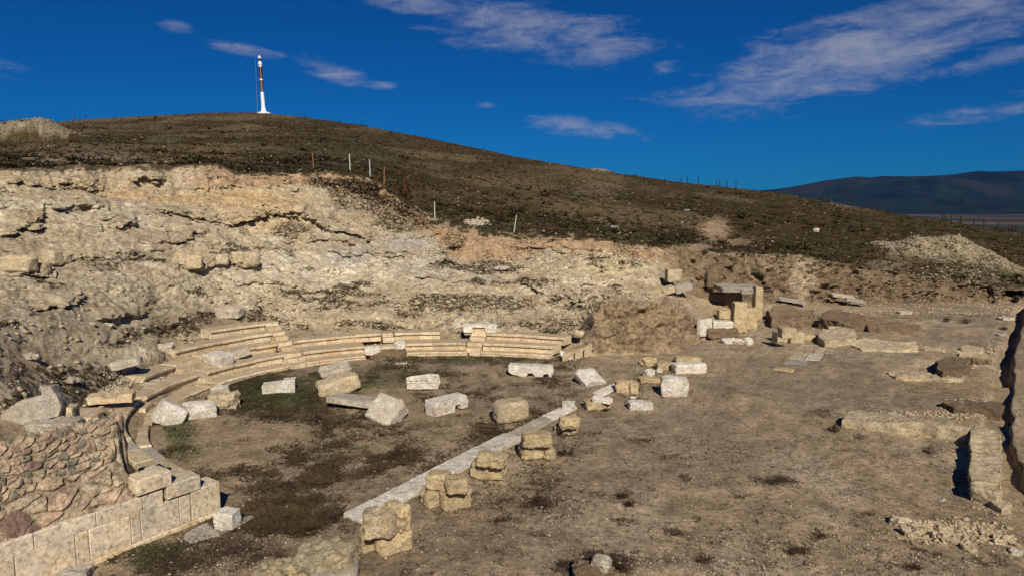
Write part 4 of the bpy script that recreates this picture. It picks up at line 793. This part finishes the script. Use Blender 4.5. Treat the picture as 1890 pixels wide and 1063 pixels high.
low_wall('pale corner block left of the squared tan block', [(1772, 640), (1778, 634), (1812, 640), (1812, 650), (1776, 648)], .3, mat=M_CREAM, rough=.03, seed=10)
low_wall('short row of pale stones between two earth mounds', [(1638, 690), (1650, 682), (1780, 690), (1776, 698), (1650, 695)], .15, mat=M_CREAM, seed=11)
low_wall('rounded mud lump with a shaded left side', [(1728, 664), (1744, 656), (1786, 662), (1784, 682), (1736, 680)], .5, mat=M_MUD, rough=.05, seed=12)
low_wall('long white-topped stone wall ending at the high wall', [(1557, 768), (1562, 757), (1636, 757), (1700, 768), (1790, 786), (1788, 794), (1700, 779), (1600, 776)], .42, mat=M_CREAM, rough=.06, seed=13)
low_wall('pale rough stone wall running towards the viewer beside its black shadow', [(1792, 892), (1791, 794), (1797, 784), (1844, 795), (1852, 905), (1840, 905)], .45, mat=M_CREAM, rough=.06, seed=14)
low_wall('flat pale stone at the foot of the rough stone wall', [(1822, 922), (1836, 912), (1862, 930), (1850, 938)], .15, mat=M_CREAM, rough=.03, seed=15)
low_wall('low tan earth ridge behind the long white-topped wall', [(1742, 742), (1760, 734), (1850, 742), (1848, 756), (1760, 752)], .3, mat=M_MUD, seed=31)
low_wall('short pale foundation line beside the squared tan block', [(1790, 676), (1798, 670), (1846, 676), (1842, 684)], .22, mat=M_CREAM, seed=32)
for i, (lab, px) in enumerate([('left grey-green paving slab nearest the viewer', [(1444, 670), (1452, 662), (1490, 664), (1489, 674)]), ('pale slab at the right of the paving patch', [(1484, 663), (1494, 650), (1521, 652), (1512, 664)]), ('yellowish slab in the middle of the paving patch', [(1455, 660), (1468, 649), (1492, 650), (1481, 663)]),
                               ('long tan slab at the back left of the paving patch', [(1466, 648), (1480, 634), (1506, 636), (1496, 649)]), ('tan slab behind the pale one in the paving patch', [(1508, 637), (1528, 638), (1520, 651), (1498, 649)]), ('brown slab at the right edge of the paving patch', [(1530, 640), (1562, 642), (1546, 653), (1522, 651)])]):
    slab('paving_slab', lab, 'paving slab', px, .03, .12, [M_GREY, M_MARB, M_CREAM, M_SEAT, M_SEAT, M_SAND][i], 'paving patch on the stage floor', seed=i, rough=.006)
low_wall('thin yellow stone strip lying flat in front of the paving', [(1427, 680), (1432, 676), (1467, 680), (1464, 684)], .08, mat=M_SAND, rough=.01, seed=20)
for lab, u, v, dims, rz, z in [('left front cube of the yellow block trio', 1441, 630, (.78, .7, .68), 2, 0), ('right front cube of the yellow block trio', 1468, 632, (.84, .7, .68), -3, 0), ('upper cube at the back of the yellow block trio', 1451, 622, (.82, .7, .6), 6, .66), ('flat tan slab behind the right cube', 1487, 626, (.9, .8, .35), -8, 0)]:
    n_[0] += 1; stone('sandstone_block', lab, 'stone block', G(u, v, 0 if z == 0 else z, -.02), dims, (0, 0, R(rz)), M_SAND if 'flat' in lab else M_CREAM, n_[0], rough=.03, k=12, chips=1, group='yellow block trio')
for lab, u, v, dims, rz, tx in [('left pale stone of three white fragments', 1346, 632, (.9, .5, .25), 8, 10), ('middle curved white fragment of three', 1366, 634, (.6, .3, .3), -30, 20), ('right white fragment of three', 1379, 635, (.5, .45, .4), 30, 12)]:
    n_[0] += 1; stone('marble_fragment', lab, 'stone fragment', G(u, v), dims, (R(tx), 0, R(rz)), M_MARBW, n_[0], rough=.03, k=8, chips=4, group='three white fragments', cuts=7)
# gate ruin: pillars, lintel and low walls
def block_at(name, label, cat, u, v, Y, dims, rz=0, tx=0, ty=0, mat=M_SAND, seed=1, **kw):
    x, y, z = at_depth(u, v, Y); return tag(stone(name, None, None, (x, y, z), dims, (R(tx), R(ty), R(rz)), mat, seed, **kw), label, cat)
block_at('pillar', 'taller worn yellow stone pillar in the back ruin', 'pillar', 1362, 613, 43.0, (.85, .7, 1.95), 5, mat=M_SAND, seed=61, rough=.04, cuts=12, k=14)
block_at('pillar', 'shorter worn yellow pillar right of the taller one', 'pillar', 1385, 607, 44.0, (.8, .7, 1.4), -4, mat=M_SAND, seed=62, rough=.04, cuts=12, k=12)
block_at('pillar', 'tall thin yellow corner pier behind the two pillars', 'pillar', 1396, 590, 46.5, (.5, .7, 2.3), 3, mat=M_SAND, seed=63, rough=.03, cuts=12)
block_at('lintel', 'dark left slab roofing the mud niche', 'lintel slab', 1344, 536, 47.5, (1.5, 1.6, .35), 4, 5, mat=M_GREY, seed=64, rough=.04)
block_at('lintel', 'dark right slab resting on the corner pier', 'lintel slab', 1381, 539, 47.3, (1.4, 1.6, .4), -5, 5, mat=M_GREY, seed=65, rough=.04)
block_at('boulder', 'rounded brown boulder above the mud niche', 'boulder', 1313, 532, 48.5, (.95, .8, 1.2), 10, mat=M_MUD, seed=66, rough=.06, k=4)
block_at('sandstone_block', 'squared yellow block standing above the tilted slab', 'stone block', 1243, 520, 47.8, (1.1, .8, .9), 4, mat=M_CREAM, seed=67, rough=.04)
o = empty('tilted_beam', at_depth(1236, 540, 47)); tag(o, 'long stone beam lying tilted on the earth, yellow at its left end', 'stone beam')
for i, (dx, w_, m) in enumerate([(-1.0, .85, M_SAND), (-.1, .9, M_CREAM), (.95, 1.15, M_GREY)]): q = stone('beam_block', None, None, (dx, 0, .42*dx/1.0*.32), (w_, .7, .42), (R(8), R(-16), R(3)), m, 70+i, rough=.03, parent=None); q.parent = o
for lab, u, v, Y, w_, h_, s in [('left brown mud-brick panel of the niche', 1288, 578, 49.0, 1.9, 1.9, 1), ('middle brown mud-brick panel of the niche', 1324, 578, 48.8, 1.3, 1.5, 2), ('right brown mud-brick panel of the niche', 1350, 578, 48.6, 1.3, 1.5, 3)]:
    block_at('mud_brick_wall', lab, 'mud wall', u, v, Y, (w_, .8, h_), 3, mat=M_MUD, seed=80+s, rough=.05, cuts=13)
o = low_wall('low stone kerb wall bending round the niche', [(1274, 590), (1276, 582), (1322, 563), (1346, 563), (1347, 568), (1326, 569), (1290, 586)], .55, mat=M_CREAM, rough=.02, seed=21)
block_at('sandstone_block', 'small tan block behind the white base block', 'stone block', 1336, 588, 45.5, (.85, .7, .6), 0, mat=M_SAND, seed=90, rough=.03)
block_at('marble_block', 'white moulded base block on a low mud plinth', 'base block', 1332, 606, 41.5, (1.25, .8, .5), -3, mat=M_MARBW, seed=91, rough=.01, k=10, chips=0)
block_at('mud_plinth', 'low mud plinth under the white base block', 'mud plinth', 1330, 622, 41.2, (1.9, 1.2, .58), -3, mat=M_MUD, seed=92, rough=.05)
block_at('marble_block', 'white upright wall slab at the right end of the earth bank', 'wall slab', 1300, 620, 41.0, (1.15, .3, 1.05), 36, mat=M_MARBW, seed=93, rough=.01)
for lab, u, v, Y, d_, m in [('grey flat slab edge sticking out right of the ruin', 1462, 556, 52, (2.0, 1, .12), M_GREY), ('pale slab leaning in the back trench', 1555, 548, 54, (1.7, 1, .15), M_MARB), ('grey slab fragment further right in the back trench', 1578, 556, 53, (1.4, .8, .14), M_GREY)]:
    n_[0] += 1; block_at('slab_fragment', lab, 'slab fragment', u, v, Y, d_, -14, 6, 8, m, n_[0], rough=.03, chips=4)
# scattered medium stones
SR = random.Random(9)
def scatter_row(label_list, pts, mat, dims, name='boulder', cat='rock', group=None, terrain=True, rough=.06, k=5):
    for lab, (u, v) in zip(label_list, pts):
        n_[0] += 1; s = SR.uniform(.8, 1.2); stone(name, lab, cat, T(u, v, -.08) if terrain else G(u, v), tuple(x*s*SR.uniform(.85, 1.15) for x in dims), (0, 0, R(SR.uniform(-25, 25))), mat, n_[0], rough=rough, k=k, chips=3, group=group, cuts=6)
scatter_row(['squared tan stone in the row on the slope, %s' % s for s in ('leftmost, thin and upright', 'second and widest', 'third, pale and rounded', 'fourth, low and narrow', 'rightmost, whitish')], [(335, 492), (358, 494), (411, 488), (440, 484), (464, 490)], M_CREAM, (.95, .6, .8), group='row of squared stones on the left slope')
scatter_row(['rounded tan boulder left of the row of squared stones', 'brownish boulder beside the rounded tan one', 'flat pointed rock slab low on the left slope', 'second flat rock slab just right of the pointed one'], [(112, 484), (96, 486), (35, 500), (75, 504)], M_CREAM, (1.1, .8, .75), group='boulders on the left slope')
low = [('flat white stone high on the slope at far left edge', 55, 658, .45), ('small white stone on the left slope above the long slab', 200, 600, .3), ('white pebble-like rock right of the small white stone', 168, 598, .28), ('pale stone near the seats, below the long slab', 128, 705, .5), ('upright pale stone alone on the grassy hill at right', 1506, 428, .5), ('grey stone on the hill edge above the earth gap', 1135, 419, .5),
       ('dark-edged flat rock on the hill at mid right', 1266, 389, .55), ('pale flat stone on the slope beside the cut', 925, 498, .75), ('dark green-white rock cut by the right edge at the bottom', 1884, 1022, .3), ('pale triangular stone in the dry soil at the bottom right', 1740, 926, .14), ('round stone left of the bottom right stone line', 1656, 928, .12),
       ('long pale fragment lying on the right plain near the baulk', 1856, 592, .7), ('white flat stone on the right plain by the dark pit', 1668, 579, .7), ('greenish stone by the right baulk', 1848, 618, .4)]
for i, (lab, u, v, s) in enumerate(low):
    n_[0] += 1; stone('rock', lab, 'rock', T(u, v, -.03), (s*1.3, s*.9, s*(.9 if 'upright' in lab else .35)), (0, 0, R(SR.uniform(-30, 30))), M_MARB if 'pale' in lab or 'white' in lab else M_GREY, n_[0], rough=.05, k=6, chips=4, cuts=6)
# line of pale stones at the bottom right
q = [(1664, 966, .55), (1694, 970, .5), (1722, 974, .55), (1744, 978, .35), (1760, 985, .3), (1776, 990, .3), (1680, 985, .45), (1738, 992, .5), (1752, 998, .4), (1790, 1012, .35), (1812, 992, .25), (1782, 1000, .28), (1826, 985, .45), (1844, 990, .4), (1860, 996, .35), (1848, 1000, .3), (1870, 1002, .25)]
wh = ['biggest and leftmost, casting a black shadow', 'second from the left along the top edge', 'third along the top edge, broad and flat', 'fourth along the top edge', 'fifth along the top edge', 'sixth along the top edge', 'leftmost in the lower edge', 'broad slab in the lower edge', 'right neighbour of the broad lower slab', 'lone triangular one below the line', 'small upright one in the middle right', 'small white one above the triangular one', 'pale one near the right end, upper left', 'rounded one near the right end', 'flat one near the right end', 'white one below the rounded one', 'last one at the right end']
for (u, v, s), w_ in zip(q, wh):
    n_[0] += 1; stone('pale_stone', 'pale stone of the line at bottom right, ' + w_, 'stone', G(u, v, 0, -.06), (s*.85, s*.55, s*.36), (0, 0, R(SR.uniform(-40, 10))), M_CREAM, n_[0], rough=.06, k=5, chips=4, cuts=7, group='broken line of pale stones at the bottom right')

# ------------------------------------------------------------------ posts, mast
def post(label, u, v, Y, hpx, r=.045, mat=M_POSTD, lean=0, group=None, du=0, base=None):
    x, y, z = base if base else T(u, v, -.1); s = F/y; hm_ = hpx/s+.1
    bm = bmesh.new(); bmesh.ops.create_cone(bm, cap_ends=True, segments=8, radius1=r, radius2=r*.75, depth=hm_)
    for vv in bm.verts:
        vv.co.z += hm_/2; vv.co.x += lean*vv.co.z; vv.co.x += .01*math.sin(vv.co.z*5)
    o = finish(bm, 'fence_post', mat, None, (x, y, z)); tag(o, label, 'post', group); return o
PG1 = 'marker posts along the cut edge'
post('thin brown wooden post, farthest left on the cut edge', 578, 311, 60, 29, .05, M_POSTO, -.03, PG1); post('white post second from the left on the cut edge', 646, 314, 60, 29, .06, M_POSTW, -.03, PG1); post('white post third from the left on the cut edge', 684, 323, 60, 31, .055, M_POSTW, -.03, PG1)
post('orange-brown post right of the two white ones', 710, 341, 60, 33, .06, M_POSTO, .02, PG1); post('dark red leaning post on the cut edge', 747, 363, 60, 32, .07, M_POSTR, .03, PG1); post('white post standing alone above the grey rocks', 802, 404, 59, 31, .055, M_POSTW, -.02, PG1); post('white post leaning right, nearest the earth cut', 949, 430, 57, 33, .05, M_POSTW, .14, PG1)
def sky_pt(u, lo=2):
    m = np.where((np.abs(Uf-u) < lo) & (Df > 60) & (Kfl < 9.6))[0]; j_ = m[np.argmin(Vf[m])]; return tuple(Pf[j_])
Kfl = Kg.reshape(-1)
def ridge_posts(lst, lab, grp):
    for i, (u, v, h_) in enumerate(lst):
        x, y, z = sky_pt(u)
        hh = h_+max(0, 0); post(lab % ORD[i] if '%s' in lab else lab, u, v, 0, hh+1, .1, M_POSTD, SR.uniform(-.1, .1), grp, base=(x, y, z-.15))
ORD = ['first', 'second', 'third', 'fourth', 'fifth', 'sixth', 'seventh', 'eighth', 'ninth', 'tenth', 'eleventh', 'twelfth']
ridge_posts([(1257, 333, 10), (1270, 333, 12), (1290, 338, 13), (1323, 343, 10), (1328, 343, 13), (1343, 344, 11), (1359, 345, 13)], 'small dark post on the skyline right of the pale heap, %s from the left', 'dark skyline posts, left set')
ridge_posts([(1510, 366, 10), (1521, 368, 11), (1532, 370, 11), (1535, 370, 12), (1573, 376, 11), (1603, 377, 9), (1609, 380, 12), (1623, 383, 11), (1629, 383, 10)], 'dark post on the sloping ridge before the blue hills, %s from the left', 'dark skyline posts, middle set')
ridge_posts([(1741, 403, 11), (1745, 402, 11), (1756, 407, 12), (1773, 408, 13), (1775, 408, 12), (1799, 413, 12), (1818, 417, 14), (1842, 418, 11), (1863, 422, 11), (1870, 424, 12), (1876, 424, 12)], 'dark post over the farmland at the right edge, %s from the left', 'dark skyline posts, right set')
ridge_posts([(136, 222, 8), (157, 221, 8)], 'tiny dark post on the left skyline beside the rubble heap, %s from the left', 'two tiny posts on the left skyline')
def lathe(name, prof, mat, parent, seg=20):
    bm = bmesh.new(); rings = []
    for r, z in prof: rings.append([bm.verts.new((r*math.cos(2*PI*i/seg), r*math.sin(2*PI*i/seg), z)) for i in range(seg)])
    for a, b in zip(rings, rings[1:]):
        for i in range(seg): bm.faces.new((a[i], a[(i+1) % seg], b[(i+1) % seg], b[i]))
    bm.faces.new(rings[0][::-1]); bm.faces.new(rings[-1]); o = finish(bm, name, mat, None, (0, 0, 0)); o.parent = parent; return o
x, y, z = sky_pt(485)
e = empty('monument_tower', (x, y, z)); tag(e, 'slender white tower with dark red panels on the hilltop', 'tower'); e.rotation_euler = (0, -.035, 0)
zz = 15.2
lathe('plinth', [(1.9, -.8), (1.9, .05), (1.1, .25), (.65, .55), (.5, 1.8)], M_WHITE, e); lathe('shaft', [(.5, 1.6), (.44, 6), (.41, 13.0)], M_WHITE, e)
for zb, zt_ in ((5.6, 8.7), (9.1, 12.2)):
    for a in (-2.35, -1.57, -.79, .0, 3.14, 1.57):
        bm = bmesh.new(); bmesh.ops.create_cube(bm, size=1)
        for vv in bm.verts: vv.co = Vector((vv.co.x*.16+.40, vv.co.y*.27, vv.co.z*(zt_-zb)+(zt_+zb)/2))
        o = finish(bm, 'dark_panel', M_RED, None, (0, 0, 0), (0, 0, a)); o.parent = e
lathe('collar', [(.5, 12.7), (.6, 13.0), (.42, 13.3), (.36, 13.7)], M_WHITE, e); lathe('lantern', [(.36, 13.6), (.36, 14.3)], M_POSTD, e); lathe('finial', [(.2, 14.2), (.5, 14.45), (.5, 14.7), (.15, 15.0), (.08, 15.3)], M_WHITE, e)
x2, y2, z2_ = sky_pt(477)
o = lathe('mast', [(.03, 0), (.02, 14.4)], M_POSTW, None, 6); o.location = (x2, y2, z+.1); o.data.materials[0] = M_GREY; tag(o, 'hair-thin pale mast standing just left of the white tower', 'mast')
# ------------------------------------------------------------------ dry bushes
def bush(label, u, v, w_, h_, n=70, seed=1, name='dry_bush', mat=M_TWIG, cat='bush', group=None):
    r = random.Random(seed); vs, fs = [], []
    def seg(a, b, t):
        d = (b-a).normalized(); sd = d.cross(Vector((r.random()-.5, r.random()-.5, .2))).normalized()*t; sd2 = d.cross(sd).normalized()*t
        i = len(vs); vs.extend([a+sd, a-sd*.5+sd2, a-sd*.5-sd2, b]); fs.extend([(i, i+1, i+3), (i+1, i+2, i+3), (i+2, i, i+3)])
    for _ in range(n):
        a = r.uniform(0, 2*PI); el = r.uniform(.3, 1.4); L_ = r.uniform(.5, 1)
        tip = Vector((math.cos(a)*math.cos(el)*w_/2*L_*1.2, math.sin(a)*math.cos(el)*w_/2*L_*1.2, math.sin(el)*h_*L_)); mid = tip*.5+Vector((r.uniform(-1, 1), r.uniform(-1, 1), r.uniform(0, 1)))*.03
        seg(Vector((tip.x*.08, tip.y*.08, -.03)), mid, .012); seg(mid*.95, tip, .008)
        for _k in range(2): seg(mid, mid+(tip-mid)*r.uniform(.5, .9)+Vector((r.uniform(-1, 1), r.uniform(-1, 1), r.uniform(-.3, .6)))*.08*w_*2, .006)
    o = mesh_obj(name, [tuple(x) for x in vs], fs, mat); o.location = T(u, v, -.01); tag(o, label, cat, group)
BG = 'small dry thorn bushes on the bare earth'
for i, (lab, u, v, w_, h_) in enumerate([('dry thorn bush alone on the stage floor, left of the long white-topped wall', 1540, 796, .65, .5), ('left one of two dry bushes on the back plain', 1746, 594, .9, .5), ('right one of two dry bushes on the back plain', 1783, 596, 1.0, .55), ('dry bush beside the right baulk', 1854, 608, .8, .35),
    ('dark dry bush in front of the middle pier', 997, 928, .75, .25), ('low brown bush right of the second farthest pier', 1045, 838, .9, .2), ('small bush beside the farthest pier on the floor', 1150, 918, .5, .2), ('brown bush near the middle right of the floor', 1163, 930, .5, .22), ('low bush at the foot of the flat brown foundation stone', 1118, 757, .35, .2), ('dry bush below the earth stump stone, right of it', 1150, 1052, .6, .25), ('tiny dry shrub on the left hillside', 322, 292, 1.4, 1.5), ('dark evergreen shrub on the hill above the posts', 636, 272, 2.4, 1.2)]):
    bush(lab, u, v, w_, h_, 60, i+3, group=BG if i < 10 else None, name='dry_bush' if i < 11 else 'hill_shrub')

# ------------------------------------------------------------------ uncountable scatter: weeds, grass, pebbles, rubble
RNG = np.random.default_rng(5)
Kf = K.reshape(-1); cellpos = P
def pick(weight, n):
    w_ = weight.reshape(-1).astype(float).clip(0); w_ = w_*(Uf > -60)*(Uf < 1960)*(Vf < 1100); cs = np.cumsum(w_); j_ = np.searchsorted(cs, RNG.random(n)*cs[-1]); j_ = np.clip(j_, 0, len(Pf)-NC-2)
    j_ = j_[(j_ % NC) < NC-1]; a, b = RNG.random((2, len(j_), 1)); p0, p1, p2 = Pf[j_], Pf[j_+1], Pf[j_+NC]
    return p0+(p1-p0)*a*.98+(p2-p0)*b*.98, j_
def tufts(name, label, weight, n, size, blades, mat, spread=1.0, hk=.6, wk=.12):
    c, j_ = pick(weight, n); n = len(c); s = (size[0]+(size[1]-size[0])*RNG.random(n)**2)
    a = RNG.random((n, blades))*2*PI; rr_ = RNG.random((n, blades))*spread*.5; L_ = .5+RNG.random((n, blades))
    bx_ = c[:, None, 0]+np.cos(a)*rr_*s[:, None]*.6; by_ = c[:, None, 1]+np.sin(a)*rr_*s[:, None]*.6; bz = c[:, None, 2]-.01
    tx = bx_+np.cos(a)*L_*s[:, None]*.45*spread; ty = by_+np.sin(a)*L_*s[:, None]*.45*spread; tz = bz+hk*L_*s[:, None]*(.4+.6*RNG.random((n, blades)))
    px_, py_ = -np.sin(a)*wk*s[:, None], np.cos(a)*wk*s[:, None]
    v_ = np.stack([np.stack([bx_-px_, by_-py_, bz+0*bx_], -1), np.stack([bx_+px_, by_+py_, bz+0*bx_], -1), np.stack([tx, ty, tz], -1)], 2).reshape(-1, 3)
    o = mesh_obj(name, v_, np.arange(len(v_)).reshape(-1, 3), mat); tag(o, label, 'plants', None, 'stuff')
def chips(name, label, weight, n, size, mat, flat=.55, cat='rubble'):
    c, j_ = pick(weight, n); n = len(c); s = size[0]+(size[1]-size[0])*RNG.random(n)**3
    base = np.array([(1, 0, 0), (.3, .9, 0), (-.8, .6, 0), (-.8, -.6, 0), (.4, -.9, 0), (.1, .1, 1), (-.3, 0, .75), (0, 0, -.8)]); 
    f_ = np.array([(0, 1, 5), (1, 6, 5), (1, 2, 6), (2, 3, 6), (3, 4, 6), (4, 5, 6), (4, 0, 5), (1, 0, 7), (2, 1, 7), (3, 2, 7), (4, 3, 7), (0, 4, 7)])
    jit = base[None]*(1+.35*(RNG.random((n, 8, 3))-.5)*2)
    a = RNG.random(n)*2*PI; ca, sa = np.cos(a)[:, None], np.sin(a)[:, None]; asp = (.6+.6*RNG.random(n))[:, None]
    x_, y_, z_ = jit[..., 0]*ca-jit[..., 1]*asp*sa, jit[..., 0]*sa+jit[..., 1]*asp*ca, jit[..., 2]*flat*(.6+.8*RNG.random(n))[:, None]
    v_ = np.stack([x_, y_, z_], -1)*s[:, None, None]*.5+c[:, None]; v_[..., 2] += (.08*s)[:, None]
    fa = (f_[None]+(np.arange(n)*8)[:, None, None]).reshape(-1, 3)
    o = mesh_obj(name, v_.reshape(-1, 3), fa, mat); tag(o, label, cat, None, 'stuff')
def bl(u, v, ru, rv): return np.clip(1-np.sqrt(((U2-u)/ru)**2+((V2-v)/rv)**2), 0, 1)
nP = fbm(P, .9, 4, 301, .6); nQ = fbm(P, .3, 3, 311)
offk = 1.0
orchm = orch*(rr < 11)*(K < 1.05)
tufts('brown_weeds', 'low brown weeds covering the orchestra floor', orchm*np.clip(weedw-.2, 0, 1)**1.5, 34000, (.05, .26), 7, M_WEED, 1.2, .3, .11)
gm = sum(a*bl(u, v, ru, rv) for u, v, ru, rv, a in [(500, 730, 110, 36, 2), (470, 700, 80, 16, 1), (660, 700, 150, 28, .8), (850, 666, 170, 9, .6), (330, 790, 40, 50, .8), (340, 830, 60, 20, .5), (640, 830, 60, 12, .3), (290, 1030, 90, 30, .3), (560, 950, 40, 30, .4), (800, 800, 200, 40, .1)])
tufts('green_weeds', 'patches of low green weeds in the orchestra', gm*np.clip(.5+nP, 0, 1)*(K < 1.05), 17000, (.05, .14), 6, M_GREEN, 1.2, .4, .12)
fm = (K < 1.9)*(1-orchm)*(U2 > 250); cl_ = sum(a*bl(u, v, ru, rv) for u, v, ru, rv, a in [(560, 960, 130, 50, 1), (400, 1020, 140, 40, 1.5), (1000, 900, 60, 60, 1), (930, 930, 60, 40, .6), (1050, 830, 60, 20, .8), (1150, 920, 80, 30, .5), (300, 1040, 80, 25, 1), (860, 940, 40, 20, .6), (1000, 940, 50, 20, .8), (1600, 640, 60, 15, .5), (1060, 1050, 60, 20, .5), (1180, 690, 60, 20, .4), (1250, 845, 40, 6, .7), (1450, 900, 40, 8, .5)])
tufts('dry_floor_weeds', 'sparse dark dry weeds dotted over the bare stage floor', fm*(np.clip(nP-.15, 0, 1)*.3+cl_*1.1+.05), 22000, (.04, .22), 7, M_TWIG, 1.3, .35, .06)
sl_ = (K > 1.6)*(K < 6)*np.clip(.35-col.mean(-1), 0, .3)*(V2 < 900)
tufts('slope_weeds', 'dark weeds growing in patches on the rock slope', (K > 1.02)*(K < 6)*np.clip(weedw-.35, 0, 1)*(U2 < 1420)*(wmud < .3)*np.clip(.6+nP, 0, 1), 11000, (.08, .3), 7, M_WEED, 1.1, .5, .09)
tufts('hill_grass', 'short dull brown-green grass covering the hill', (K > 6.02)*(K < 9.3)*np.clip(.2-col.mean(-1), 0, .1)*np.clip(.8+nP, 0, 1.5), 52000, (.15, .6), 5, M_HGRASS, 1.0, .4, .12)
chips('pebbles', 'pale pebbles strewn over the excavation floor', (K < 1.9)*np.clip(.35+nP, 0.1, 1)*(1+4*bl(1700, 985, 150, 40)+3*bl(1250, 1040, 150, 50)+2*bl(1500, 640, 300, 60)), 16000, (.015, .08), M_PEB)
chips('slope_rubble', 'loose limestone rubble on the rock slope', (K > 1.1)*(K < 6)*(U2 < 1260)*(wmud < .2)*np.clip(.3+nP+.8*nQ, 0, 1)*(.35+.65*sstep(U2, 350, 600))*(1+2*bl(900, 560, 300, 50)+1*bl(100, 650, 200, 100)), 8000, (.05, .38), M_PEBT)
chips('pale_slope_rubble', 'whitish stones among the rubble of the slope', (K > 1.1)*(K < 6)*(U2 < 1260)*(wmud < .2)*np.clip(nP, 0, 1)*(1+3*bl(900, 570, 300, 40)), 2600, (.05, .3), M_PEB)
chips('wall_clods', 'earth clods and stones at the foot of the right bank', (K > 1.5)*(K < 6.4)*(U2 > 1250)*np.clip(.3+nP, 0, 1), 5000, (.04, .24), M_PEBT)
chips('hill_stones', 'small pale stones strewn over the grassy hill', (K > 6.05)*(K < 8.95)*np.clip(nP-.05, 0, 1)*(1+3*bl(1120, 350, 90, 40)+5*bl(1540, 370, 200, 18)+4*bl(880, 412, 40, 10)+3*bl(250, 240, 100, 15)), 2600, (.06, .34), M_PEBT)
chips('heap_rubble', 'pale rubble of the two spoil heaps', (sstep(np.maximum(hm, hr), .08, .4)+.4*bl(1780, 505, 120, 25)*(K > 6))*(.6+nP), 9000, (.08, .42), M_HEAP)
chips('gravel_fill', 'light gravel lying on the left benches and hollow block', bl(215, 722, 40, 14)+bl(285, 712, 30, 16)+bl(235, 700, 40, 12), 2200, (.04, .14), M_PEB)
chips('edge_stones', 'heap of pale stones on the grass above the earth cut', bl(878, 412, 30, 8)*(K > 6), 260, (.15, .5), M_PEB)
tufts('edge_weeds', 'dark weeds hanging over the eroded cut edge', (K > 5.1)*(K < 6.4)*(bl(660, 355, 110, 34)+bl(735, 400, 70, 40)+.15*np.clip(nP+.1, 0, 1)*(U2 > 380)*(U2 < 1900)), 3500, (.1, .45), 7, M_WEED, 1.1, .55, .09)
cw = sum(bl(u, v+2, 40, 12) for u, v in CONTACT)*(K < 1.9)
chips('contact_clods', 'soil clods and chips gathered round the fallen blocks', cw, 3000, (.02, .12), M_PEBT)
tufts('contact_weeds', 'weeds growing round the feet of the fallen blocks', cw+sum(bl(u, v, 40, 14) for u, v in [(715, 1015), (825, 945), (903, 885), (990, 850), (1045, 808), (300, 985), (200, 1030)])*(K < 1.9), 3500, (.04, .2), 7, M_WEED, 1.2, .5, .09)
tufts('scrub_patches', 'dark scrubby weed clumps dotted over the bare floor', scrub*np.clip(.5+nP, 0, 1), 3500, (.04, .2), 8, M_TWIG, 1.3, .4, .06)
chips('bank_rubble', 'crumbled stones over the ruined walls at right', (bl(1800, 760, 80, 26)+bl(1830, 650, 50, 24)+bl(1640, 640, 70, 8)+bl(1700, 695, 90, 8)+bl(1760, 985, 120, 26)+bl(1830, 900, 50, 60)+bl(1680, 770, 130, 10))*(K < 1.9), 5000, (.03, .2), M_PEBT)
tufts('hill_scrub', 'scattered darker scrub clumps on the grassy hill', (K > 6.1)*(K < 8.9)*np.clip(nQ+.1, 0, 1), 500, (.6, 1.5), 22, M_HGRASS, 1.0, .45, .05)
